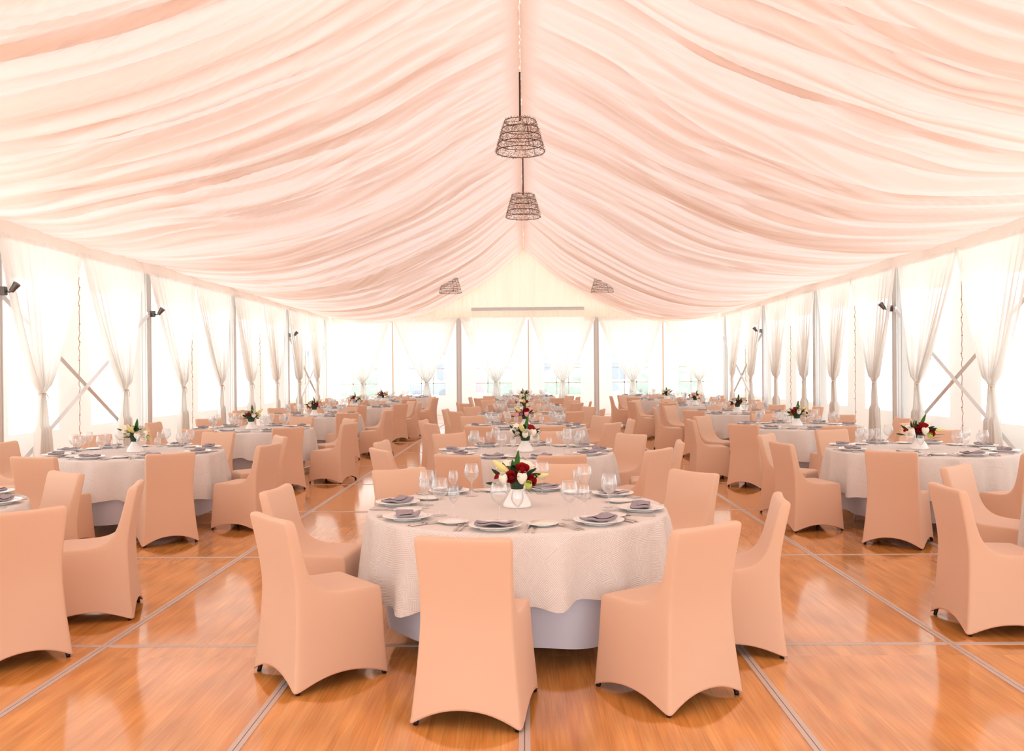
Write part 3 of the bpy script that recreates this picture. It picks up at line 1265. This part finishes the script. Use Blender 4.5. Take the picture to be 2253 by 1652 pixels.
def glass_parts(H, R_, stem):
    """returns bowl, stem, foot meshes"""
    b = MB()
    hb = H - stem
    prof = []
    for k in range(13):
        t = k / 12
        r = R_ * (sin(min(1, t * 1.7) * pi / 2) ** 0.75) * (1 - 0.24 * max(0, (t - 0.42) / 0.58) ** 1.4)
        prof.append((max(r, 0.004), stem + hb * t))
    inner = [(max(r - 0.0014, 0.0005), z + 0.0015 * (1 if z < H - 0.004 else 0)) for r, z in prof[::-1]]
    b.lathe(prof + [(prof[-1][0] - 0.0007, H + 0.0008)] + inner, 28)
    s = MB()
    s.lathe([(0.009, 0.004), (0.0045, 0.016), (0.0038, stem * 0.5), (0.0045, stem - 0.01), (0.008, stem + 0.001)], 12)
    f = MB()
    f.lathe([(0.0, 0.0), (R_ * 0.80, 0.0), (R_ * 0.82, 0.0012), (R_ * 0.5, 0.003), (0.009, 0.0045), (0.0, 0.005)], 28)
    return b, s, f


gl = {}
for nm, H, R_, st in (('big', 0.215, 0.052, 0.092), ('small', 0.178, 0.035, 0.080)):
    b, s, f = glass_parts(H, R_, st)
    gl[nm] = [b.mesh('bowl', M['glass']), s.mesh('stem', M['glass']), f.mesh('foot', M['glass'])]
    al = MB()
    for q in (b, s, f):
        al.add(q.v, q.f)
    gl[nm + '_one'] = al.mesh('wine_glass', M['glass'])


def fork_mesh():
    mb = MB()
    zf = lambda y: 0.004 + 0.006 * sin(max(0, min(1, (y + 0.1) / 0.2)) * pi) ** 2
    pts = [-0.1, -0.09, -0.05, 0.0, 0.03, 0.045, 0.06]
    wd = [0.006, 0.0085, 0.006, 0.0035, 0.004, 0.010, 0.0125]
    T, Bm = [], []
    for y, w in zip(pts, wd):
        T += [(-w, y, zf(y) + 0.001), (w, y, zf(y) + 0.001)]
        Bm += [(-w, y, zf(y) - 0.001), (w, y, zf(y) - 0.001)]
    n = len(pts)
    Fc = []
    for k in range(n - 1):
        a = 2 * k
        Fc += [(a, a + 1, a + 3, a + 2), (a + 2 * n, a + 2 + 2 * n, a + 3 + 2 * n, a + 1 + 2 * n),
               (a, a + 2, a + 2 + 2 * n, a + 2 * n), (a + 1, a + 1 + 2 * n, a + 3 + 2 * n, a + 3)]
    Fc += [(0, 2 * n, 2 * n + 1, 1), (2 * n - 2, 2 * n - 1, 4 * n - 1, 4 * n - 2)]
    mb.add(T + Bm, Fc)
    for x in (-0.0105, -0.0035, 0.0035, 0.0105):
        mb.tube([(x, 0.058, zf(0.058)), (x, 0.08, 0.006), (x * 0.9, 0.1, 0.009)], [0.0022, 0.002, 0.001], 6)
    return mb.mesh('fork', M['steel'])


def knife_mesh():
    mb = MB()
    mb.tube([(0, -0.11, 0.004), (0, -0.105, 0.005), (0, -0.03, 0.005), (0, 0.0, 0.005)], [0.003, 0.0065, 0.005, 0.004], 8)
    n = 10
    T, Bm = [], []
    for k in range(n + 1):
        y = 0.0 + 0.115 * k / n
        w = 0.011 * sin(min(1, (1 - k / n) * 2.2) * pi / 2) + 0.001
        T += [(-0.006, y, 0.0062), (-0.006 + w + 0.004, y, 0.0055)]
        Bm += [(-0.006, y, 0.004), (-0.006 + w + 0.004, y, 0.005)]
    m = n + 1
    Fc = []
    for k in range(n):
        a = 2 * k
        Fc += [(a, a + 1, a + 3, a + 2), (a + 2 * m, a + 2 + 2 * m, a + 3 + 2 * m, a + 1 + 2 * m),
               (a, a + 2, a + 2 + 2 * m, a + 2 * m), (a + 1, a + 1 + 2 * m, a + 3 + 2 * m, a + 3)]
    mb.add(T + Bm, Fc)
    return mb.mesh('knife', M['steel'])


fork_me, knife_me = fork_mesh(), knife_mesh()

# vase
mb = MB()
mb.lathe([(0.0, 0.0), (0.086, 0.0), (0.089, 0.006), (0.085, 0.02), (0.070, 0.05), (0.050, 0.08), (0.037, 0.105), (0.033, 0.125), (0.036, 0.14), (0.041, 0.152),
          (0.038, 0.153), (0.031, 0.138), (0.029, 0.125), (0.033, 0.105), (0.0, 0.09)], 40)
vase_me = mb.mesh('vase', M['vase'])


# ------------------------------------------------------------------ flowers
def blade_mesh(name, L, Wd, bend, mat, fold=0.25):
    mb = MB()

    def f(u, v):
        t = v
        w = Wd * (sin(pi * min(1, 0.12 + 0.88 * t)) ** 0.8) * (1 - 0.25 * t)
        s = 2 * u - 1
        return (s * w, bend * t * t * L + fold * w * abs(s), L * t * (1 - 0.2 * bend * t))
    mb.grid(f, 4, 12)
    me = mb.mesh(name, mat)
    return me


def rose_mesh(name, R_, mat):
    mb = MB()
    R = random.Random(4)
    for layer in range(4):
        n = 5 if layer < 3 else 3
        rr = R_ * (1.0 - 0.24 * layer)
        hh = R_ * (0.95 + 0.12 * layer)
        for k in range(n):
            a0 = 2 * pi * k / n + layer * 0.6 + R.uniform(-.1, .1)

            def f(u, v, a0=a0, rr=rr, hh=hh, layer=layer, n=n):
                a = a0 + (u - 0.5) * 2 * pi / n * 1.45
                r = rr * (0.25 + 0.75 * sin(v * pi / 2 * 1.1) ** 0.8) * (1 + 0.10 * cos((u - .5) * pi))
                if layer < 2:
                    r += rr * 0.22 * max(0, v - 0.75) * 4 * 0.6
                z = hh * (v * 1.15) - R_ * 0.5 - 0.12 * R_ * ((u - .5) * 2) ** 2 * v
                return (r * cos(a), r * sin(a), z)
            mb.grid(f, 6, 6)
    mb.lathe([(0.0, -0.5 * R_), (0.3 * R_, -0.45 * R_), (0.42 * R_, 0.0), (0.3 * R_, 0.5 * R_), (0.0, 0.72 * R_)], 10)
    return mb.mesh(name, mat)


def tulip_mesh(name, H, R_, mat):
    mb = MB()
    for layer in range(2):
        for k in range(3):
            a0 = 2 * pi * k / 3 + layer * pi / 3

            def f(u, v, a0=a0, layer=layer):
                s = 2 * u - 1
                wd = sin(pi * min(1, 0.1 + 0.86 * v)) ** 0.6
                a = a0 + s * 1.05 * wd
                r = R_ * (1 - 0.06 * layer) * sin(pi * min(0.93, 0.08 + 0.72 * v)) ** 0.75
                r += R_ * 0.3 * max(0, v - 0.88) * 4
                return (r * cos(a), r * sin(a), H * v)
            mb.grid(f, 6, 9)
    mb.lathe([(0.0, 0.0), (R_ * 0.6, H * 0.1), (R_ * 0.75, H * 0.4), (R_ * 0.4, H * 0.75), (0, H * 0.85)], 12)
    return mb.mesh(name, mat)


def bud_mesh(name, L, R_, mat):
    mb = MB()

    def f(u, v):
        a = 2 * pi * u
        r = R_ * sin(pi * (0.04 + 0.92 * v) ** 0.85) ** 0.8 * (1 + 0.07 * cos(3 * a))
        return (r * cos(a), r * sin(a) + 0.1 * L * v * v, L * v)
    mb.grid(f, 15, 12, closed=True)
    return mb.mesh(name, mat)


def lily_mesh(name, L, mat):
    mb = MB()
    for k in range(6):
        a0 = 2 * pi * k / 6 + (0.1 if k % 2 else 0)

        def f(u, v, a0=a0):
            s = 2 * u - 1
            w = 0.30 * L * sin(pi * min(1, 0.1 + 0.9 * v)) ** 0.8
            out = L * 0.85 * v ** 1.4
            z = L * (0.75 * v - 0.45 * v ** 3)
            c, sn_ = cos(a0), sin(a0)
            return (c * out - sn_ * s * w, sn_ * out + c * s * w, z + 0.05 * L * s * s)
        mb.grid(f, 4, 8)
    return mb.mesh(name, mat)


FM = {
    'leaf': blade_mesh('leaf', 0.12, 0.0135, 0.25, M['leaf']),
    'dleaf': blade_mesh('leaf', 0.095, 0.014, 0.35, M['dleaf']),
    'sleaf': blade_mesh('leaf', 0.07, 0.015, 0.5, M['dleaf']),
    'grass': blade_mesh('grass_blade', 0.15, 0.0035, 0.5, M['leaf'], 0.1),
    'rose': rose_mesh('rose', 0.030, M['red']),
    'tulip': tulip_mesh('rosebud', 0.066, 0.027, M['cream']),
    'bud': bud_mesh('bud', 0.105, 0.0165, M['ybud']),
    'gbud': tulip_mesh('bud', 0.042, 0.020, M['lgreen']),
    'lily': lily_mesh('lily', 0.062, M['cream']),
    'anther': None,
}
mbx = MB()
mbx.lathe([(0, -0.007), (0.007, 0), (0, 0.007)], 8)
FM['anther'] = mbx.mesh('anther', M['orange'])
FN = {'leaf': 'leaf', 'dleaf': 'leaf', 'sleaf': 'leaf', 'grass': 'grass_blade', 'rose': 'rose', 'tulip': 'rosebud', 'bud': 'lily_bud', 'gbud': 'green_bud', 'lily': 'lily', 'anther': 'anther'}


def mass_mesh():
    """the tangle of short greenery hiding the stems"""
    R = random.Random(9)
    mb = MB()
    for i in range(90):
        a = R.uniform(0, 2 * pi)
        e = R.uniform(-0.2, 1.2)
        d = Vector((cos(a) * cos(e), sin(a) * cos(e), sin(e)))
        p = Vector((0, 0, 0.0)) + d * R.uniform(0.0, 0.05)
        sd = d.cross(Vector((0, 0, 1))).normalized() * R.uniform(0.006, 0.012)
        L = R.uniform(0.03, 0.055)
        q = p + d * L
        m = (p + q) / 2 + Vector((0, 0, 0.006))
        mb.add([p, m - sd, q, m + sd], [(0, 1, 2, 3)])
    mb.lathe([(0.0, -0.05), (0.028, -0.045), (0.034, -0.01), (0.045, 0.015), (0.03, 0.035), (0.0, 0.04)], 12)
    return mb.mesh('foliage', M['dleaf'])


FM['mass'] = mass_mesh()
# (kind, x, y(depth), z, tip direction (x,y,z), scale, roll)  relative to vase axis, z above the table
BQ = [
    ('bud', -.040, -.02, .185, (-.78, -.1, .70), 1.15), ('bud', .095, -.02, .172, (1, -.1, .16), .78),
    ('bud', -.085, .02, .165, (-.9, .2, .3), .5),
    ('leaf', -.008, -.01, .18, (.12, -.05, 1), 1.12), ('leaf', -.03, .01, .18, (.05, .1, 1), .65), ('dleaf', -.05, .0, .18, (-.35, .1, .8), .75),
    ('dleaf', -.085, .01, .165, (-.8, .1, .65), .75), ('dleaf', .055, -.01, .185, (.85, 0, .5), .65), ('dleaf', .06, -.01, .175, (1, -.1, .12), .78),
    ('dleaf', -.12, .0, .13, (-1, -.1, .05), .6), ('sleaf', -.02, .0, .2, (.0, -.3, .6), .9), ('sleaf', .07, .0, .16, (.8, -.3, .2), .9),
    ('dleaf', -.03, .06, .18, (-.3, .8, .5), .8), ('dleaf', .04, .07, .17, (.3, .9, .4), .8), ('leaf', .0, .05, .17, (-.2, .7, .6), .8),
    ('rose', .030, -.035, .213, (.1, -.5, .7), 1.05), ('rose', -.030, -.05, .170, (-.2, -.8, .4), 1.0), ('rose', .076, -.03, .150, (.6, -.6, .2), .9),
    ('rose', -.112, -.01, .17, (-.7, -.3, .5), .5), ('rose', -.01, .06, .19, (0, .6, .6), .9),
    ('tulip', .027, -.062, .138, (.06, -.25, 1), 1.0), ('tulip', -.068, -.05, .135, (-.25, -.25, 1), .88), ('gbud', .060, -.062, .112, (.2, -.5, .8), 1.0),
    ('tulip', .06, .05, .16, (.3, .5, .8), .9), ('tulip', -.06, .05, .16, (-.3, .5, .8), .9),
    ('lily', -.065, .04, .215, (-.4, -.3, .8), 1.0), ('lily', .045, .03, .215, (.25, -.35, .9), 1.05), ('anther', .022, .03, .238, (0, 0, 1), 1.1), ('anther', .062, .02, .222, (0, 0, 1), 1.0),
    ('grass', .07, -.03, .12, (1, -.2, -.35), .62), ('grass', .07, -.03, .13, (1, 0, -.02), .75), ('grass', .05, -.04, .11, (.6, -.3, -.7), .42),
    ('grass', .06, -.03, .12, (.85, -.3, -.6), .5), ('grass', -.08, -.02, .13, (-1, -.2, -.05), .6), ('grass', -.05, .05, .12, (-.8, .5, -.2), .6),
]


def bouquet(x, y, z, label, seed, variant, detail):
    r = empty('flower_bouquet', (x, y, z), 0, label, 'flowers', 'table bouquets')
    R = random.Random(seed)
    fo = link('foliage', FM['mass'], r, (0, 0, 0.150))
    fo.scale = (1.25, 1.25, 1.1)
    r.scale = (1.08,) * 3 if seed == 0 else (1.25, 1.25, 1.12)
    ca = 0 if seed == 0 else R.uniform(0, 2 * pi)
    for (k, a, b, c, d, s) in BQ:
        if not detail and k in ('anther', 'sleaf'):
            continue
        if seed and R.random() < 0.12 and k not in ('rose', 'tulip'):
            continue
        v = Vector(d).normalized()
        aa, bb = a * cos(ca) - b * sin(ca), a * sin(ca) + b * cos(ca)
        vv = Vector((v.x * cos(ca) - v.y * sin(ca), v.x * sin(ca) + v.y * cos(ca), v.z))
        if seed:
            vv = (vv + Vector((R.uniform(-.2, .2), R.uniform(-.2, .2), R.uniform(-.1, .2)))).normalized()
            aa += R.uniform(-.01, .01)
        o = link(FN[k], FM[k], r, (aa, bb, c))
        o.rotation_mode = 'QUATERNION'
        nrm = Vector((0.25 * vv.x, -1, 0.25)) if not seed else Vector((R.uniform(-.5, .5), -1, R.uniform(-.1, .5)))
        xa = nrm.cross(vv)
        xa = xa.normalized() if xa.length > 0.05 else Vector((1, 0, 0))
        ya = vv.cross(xa).normalized()
        o.rotation_quaternion = Matrix(((xa.x, ya.x, vv.x), (xa.y, ya.y, vv.y), (xa.z, ya.z, vv.z))).to_quaternion()
        o.scale = (s * (1.2 if 'leaf' in k else 1.08),) * 3
        col = None
        if variant == 'pink':
            if k in ('lily', 'tulip') and R.random() < 0.7:
                col = 'pink'
            if k == 'rose' and R.random() < 0.4:
                col = 'pink'
        elif variant == 'white':
            if k == 'rose' and R.random() < 0.65:
                col = 'cream'
        elif variant == 'yellow':
            if k == 'rose' and R.random() < 0.35:
                col = 'orange'
            if k == 'gbud':
                col = 'ybud'
        if col:
            o.material_slots[0].link = 'OBJECT'
            o.material_slots[0].material = M[col]
    return r


# ------------------------------------------------------------------ lay out the tables
def place_name(a, full):
    a = (a + 180) % 360 - 180
    if len(full) > 8:
        tab = [(174, 'left'), (-150, 'near left'), (-113, 'near-left-middle'), (-78, 'near-right-middle'), (-38, 'near right'),
               (-2, 'right'), (38, 'far right'), (80, 'far'), (125, 'far left')]
    else:
        ks = sorted(full, key=lambda q: abs((q + 90 + 180) % 360 - 180))
        near = ks[0]
        idx = sorted(full, key=lambda q: (q - near) % 360).index(a if a in full else near)
        return ['near', 'near right', 'right', 'far right', 'far', 'far left', 'left', 'near left'][idx % 8]
    return min(tab, key=lambda q: abs((q[0] - a + 180) % 360 - 180))[1]


AL1 = [-98, -55, -14, 36, 77, 127, 174, -143]
AL = [-98, -55, -14, 32, 77, 132, 174, -143]
AC = [174, -150, -113, -78, -38, -2, 38, 80, 125]
AR = [-122, -77, -32, 13, 58, 103, 148, -167]
AR2 = [-133, -88, -43, 2, 47, 92, 138, 178]
TABLES = [
    # x, y, angles, name, variant, detail level
    (-0.02, 5.42, AL1, 'front centre table', 'red', 3),
    (0.03, 9.15, AC, 'second centre table', 'white', 3),
    (0.03, 13.25, AC, 'third centre table', 'pink', 2),
    (0.0, 17.1, AL, 'fourth centre table', 'red', 1),
    (0.0, 21.0, AC, 'fifth centre table', 'white', 1),
    (0.0, 25.0, AL, 'sixth centre table', 'red', 1),
    (0.1, 28.9, AC, 'last centre table', None, 0),
    (-4.13, 5.45, [-28, 14, 57, 105, 150, -165, -120, -80], 'table cut by the left picture edge', 'red', 3),
    (-4.17, 9.38, AL, 'first whole left-row table', 'white', 3),
    (-4.08, 13.1, AL, 'second whole left-row table', 'white', 2),
    (-4.12, 17.2, AL, 'third whole left-row table', 'pink', 1),
    (-4.08, 21.1, AC, 'fourth whole left-row table', 'red', 1),
    (-4.05, 25.0, AL, 'fifth whole left-row table', 'pink', 1),
    (-4.05, 29.0, AC, 'last left-row table', None, 0),
    (4.15, 5.45, [180, 130, 85, 40, -5, -50, -95, -140], 'table cut by the right picture edge', 'red', 3),
    (4.10, 9.12, AR, 'first whole right-row table', 'red', 3),
    (4.02, 12.95, AR2, 'second whole right-row table', 'yellow', 2),
    (4.15, 17.1, AR2, 'third whole right-row table', 'red', 1),
    (4.08, 21.0, AR, 'fourth whole right-row table', 'pink', 1),
    (4.05, 25.0, AR2, 'fifth whole right-row table', 'white', 1),
    (4.05, 29.0, AR, 'last right-row table', None, 0),
]


def visible(x, y, z, m=60):
    a, b = px(x, y, z)
    return -m < a < 2253 + m and b < 1652 + m and y > 0.5


RJ = random.Random(2024)
for ti, (tx, ty, angs, tname, variant, det) in enumerate(TABLES):
    rz = RJ.uniform(0, 6.28)
    r = empty('round_table', (tx, ty, 0), 0.3 if ti else 0.7, 'round banquet table under the cloths, the ' + tname, 'table', 'round banquet tables')
    link('tabletop', top_me, r)
    for q in (0, pi):
        link('leg_frame', tleg_me, r, (0, 0, 0), q)
    o = link('undercloth', under_me, None, (tx, ty, 0), 0.6 if ti == 0 else rz)
    setp(o, 'plain white undercloth reaching almost to the floor, ' + tname, 'tablecloth', 'white undercloths')
    o = link('tablecloth', over_mes[ti % 4], None, (tx, ty, 0), rz)
    setp(o, 'ivory patterned tablecloth draped over the ' + tname, 'tablecloth', 'ivory tablecloths')
    if variant:
        o = link('vase', vase_me, None, (tx, ty, CZ))
        setp(o, 'white ceramic vase in the middle of the ' + tname, 'vase', 'white centrepiece vases')
        desc = {'red': 'red roses and cream buds', 'white': 'cream and red flowers', 'pink': 'pink and red flowers', 'yellow': 'red and yellow flowers'}[variant]
        bouquet(tx, ty, CZ, '%s in vase on the %s' % (desc, tname), 0 if ti == 0 else ti, variant, det >= 2)
    for a in angs:
        pn = place_name(a, angs)
        th = radians(a)
        # chair
        rr = (1.27 if ti == 0 else 1.30) + RJ.uniform(-0.03, 0.04)
        jit = radians(RJ.uniform(-4, 4))
        cxx, cyy = tx + rr * cos(th), ty + rr * sin(th)
        if ti == 7 and a == -28:
            cxx, cyy, jit = -2.89, 4.89, radians(-14)
        if ti == 7 and a == 57:
            cxx, cyy = -3.58, 6.33
        if ti == 14 and a == 130:
            cxx += 0.12
        if ti == 14 and a == 180:
            cxx += 0.08
        if det > 0 and (visible(cxx, cyy, 0.6, 130) or visible(cxx, cyy, 0.3, 130)):
            chair(cxx, cyy, th + pi + jit, 'peach stretch-covered chair, %s side of the %s' % (pn, tname), 'peach covered banquet chairs', ty < 19)
        # setting
        e_r = Vector((cos(th), sin(th), 0))
        e_t = Vector((sin(th), -cos(th), 0))   # sitter's left
        P = Vector((tx, ty, CZ))
        fz = th + pi - pi / 2    # object +Y looks to the table centre

        def put(name, me, rad, tan, drz, label, cat, grp):
            p = P + e_r * rad - e_t * tan
            if not visible(p.x, p.y, p.z, 40):
                return None
            o = link(name, me, None, p, fz + drz)
            return setp(o, label, cat, grp)
        tail = '%s place of the %s' % (pn, tname)
        j = lambda s: RJ.uniform(-s, s)
        pr = 0.765 + j(0.012)
        pt = j(0.02)
        put('dinner_plate', plate_me, pr, pt, 0, 'white dinner plate, ' + tail, 'plate', 'white dinner plates')
        ni = RJ.randrange(4)
        o = put('napkin', nap_mes[ni], pr, pt, j(0.5), 'mauve-grey folded napkin, ' + tail, 'napkin', 'mauve-grey napkins')
        if o:
            o.scale = (1.1, 1.1, 1.1)
            o.location.z += 0.001
        sd = -1     # sitter's left side
        put('bread_plate', bread_me, 0.63 + j(0.02), -0.27 + j(0.02), 0, 'small white bread plate, ' + tail, 'plate', 'bread plates')
        if det >= 1:
            for gname, key, rad, tan, lb in (('large_wine_glass', 'big', 0.56, -0.02, 'large clear wine glass, '), ('small_wine_glass', 'small', 0.555, 0.10, 'smaller clear wine glass, ')):
                rad += j(0.03)
                tan += j(0.025)
                if det >= 3:
                    g = put(gname, None, rad, tan, 0, lb + tail, 'wine glass', gname.replace('_', ' ') + 's')
                    if g:
                        for pnm, me in zip(('bowl', 'stem', 'foot'), gl[key]):
                            link(pnm, me, g)
                else:
                    put(gname, gl[key + '_one'], rad, tan, 0, lb + tail, 'wine glass', gname.replace('_', ' ') + 's')
        else:
            put('large_wine_glass', gl['big_one'], 0.56, 0.0, 0, 'large clear wine glass, ' + tail, 'wine glass', 'large wine glasses')
        if det >= 2:
            put('fork', fork_me, 0.77 + j(.01), -0.175, j(.1), 'fork beside the plate, ' + tail, 'fork', 'forks')
            put('knife', knife_me, 0.77 + j(.01), 0.170, j(.1), 'steel knife beside the plate, ' + tail, 'knife', 'knives')
        if det >= 3:
            put('dessert_fork', fork_me, 0.765 + j(.01), -0.205, j(.1), 'outer steel fork, ' + tail, 'fork', 'forks')
            put('butter_knife', knife_me, 0.765 + j(.01), 0.205, j(.1), 'outer steel knife, ' + tail, 'knife', 'knives')

# ------------------------------------------------------------------ outside
mb = MB()
mb.add([(-120, -60, -0.08), (120, -60, -0.08), (120, 140, -0.08), (-120, 140, -0.08)], [(0, 1, 2, 3)])
o = link('ground', mb.mesh('ground', M['pave'], False))
setp(o, 'pale paved ground outside the tent windows', 'ground', None, 'structure')


def bush(x, y, r, h, seed, label, name='bush'):
    R = random.Random(seed)
    bm = bmesh.new()
    bmesh.ops.create_icosphere(bm, subdivisions=4, radius=1.0)
    for v in bm.verts:
        n = v.co.normalized()
        k = 1 + 0.28 * noise.noise(n * 2.2 + Vector((seed, 0, 0))) + 0.14 * noise.noise(n * 7 + Vector((0, seed, 0)))
        v.co = Vector((n.x * r * k, n.y * r * k, h / 2 + n.z * h / 2 * k))
    me = bpy.data.meshes.new(name)
    bm.to_mesh(me)
    bm.free()
    me.materials.append(M['bush'])
    o = link(name, me, None, (x, y, -0.08))
    return setp(o, label, 'bush', 'bushes outside the gable')


bush(-8.6, 43, 1.6, 2.0, 3, 'green bush outside the leftmost gable window')
bush(-1.0, 52, 1.3, 1.5, 8, 'green bush outside left of the gable centre pole')
bush(2.8, 50, 1.9, 1.9, 5, 'green bush outside right of the gable centre pole')
bush(7.8, 49, 1.8, 2.6, 12, 'taller green bush outside the fifth gable window')


def house(x, y, w, d, h, label):
    r = empty('building', (x, y, -0.08), 0, label, 'building')
    mb = MB()
    mb.box(-w / 2, w / 2, -d / 2, d / 2, 0, h)
    link('wall', mb.mesh('wall', M['wallb'], False), r)
    mb = MB()
    mb.add([(-w / 2 - .3, -d / 2 - .3, h), (w / 2 + .3, -d / 2 - .3, h), (w / 2 + .3, d / 2 + .3, h), (-w / 2 - .3, d / 2 + .3, h), (-w / 2, 0, h + 1.4), (w / 2, 0, h + 1.4)],
           [(0, 1, 5, 4), (2, 3, 4, 5), (0, 4, 3), (1, 2, 5), (0, 3, 2, 1)])
    link('roof', mb.mesh('roof', M['roofb'], False), r)
    n = int(w / 2.4)
    for k in range(n):
        cx = -w / 2 + w * (k + 0.5) / n
        mb = MB()
        mb.box(cx - 0.55, cx + 0.55, -d / 2 - 0.04, -d / 2 + 0.02, 1.0, 2.3)
        wf = link('window', mb.mesh('window', M['muntin'], False), r)
        mb = MB()
        mb.box(cx - 0.48, cx - 0.03, -d / 2 - 0.06, -d / 2, 1.07, 2.23)
        mb.box(cx + 0.03, cx + 0.48, -d / 2 - 0.06, -d / 2, 1.07, 2.23)
        link('pane', mb.mesh('pane', M['winb'], False), wf)


house(-9.5, 62, 11, 7, 3.1, 'low blue-grey building seen through the left gable windows')
house(6.5, 64, 13, 7, 2.7, 'low blue-grey building seen through the right gable windows')


def car(x, y, rz, mat, label):
    r = empty('car', (x, y, -0.08), rz, label, 'car', 'cars parked outside')
    prof = [(-2.1, .35), (-2.15, .7), (-1.9, .9), (-1.45, .95), (-0.95, 1.38), (0.55, 1.42), (1.25, .98), (1.95, .85), (2.12, .6), (2.1, .35)]
    mb = MB()
    n = len(prof)
    V = []
    for s in (-1, 1):
        V += [(a, s * (0.84 if z < 1.0 else 0.66), z) for a, z in prof]
    Fc = [tuple(range(n)), tuple(range(2 * n - 1, n - 1, -1))] + [(k, (k + 1) % n, n + (k + 1) % n, n + k) for k in range(n)]
    mb.add(V, Fc)
    link('body', bevelled(mb.mesh('body', mat, False), 0.05, 3), r)
    mb = MB()
    for s in (-1, 1):
        mb.add([(-1.2, s * .86, 1.0), (-.9, s * .70, 1.32), (.5, s * .70, 1.35), (1.05, s * .86, 1.0)], [(0, 1, 2, 3)])
    link('window', mb.mesh('car_window', M['winb'], False), r)
    for a in (-1.3, 1.3):
        for s in (-1, 1):
            mb = MB()
            mb.tube([(a, s * 0.72, .32), (a, s * 0.9, .32)], 0.32, 20)
            link('wheel', edgesplit(mb.mesh('wheel', M['tyre'])), r)


car(-6.1, 52.5, 0.05, M['carb'], 'blue car parked outside the second gable window from the left')
car(-2.2, 56.0, -0.05, M['carr'], 'red car parked outside the third gable window from the left')
car(3.9, 57.0, 0.0, M['carb'], 'blue car parked outside the fourth gable window from the left')
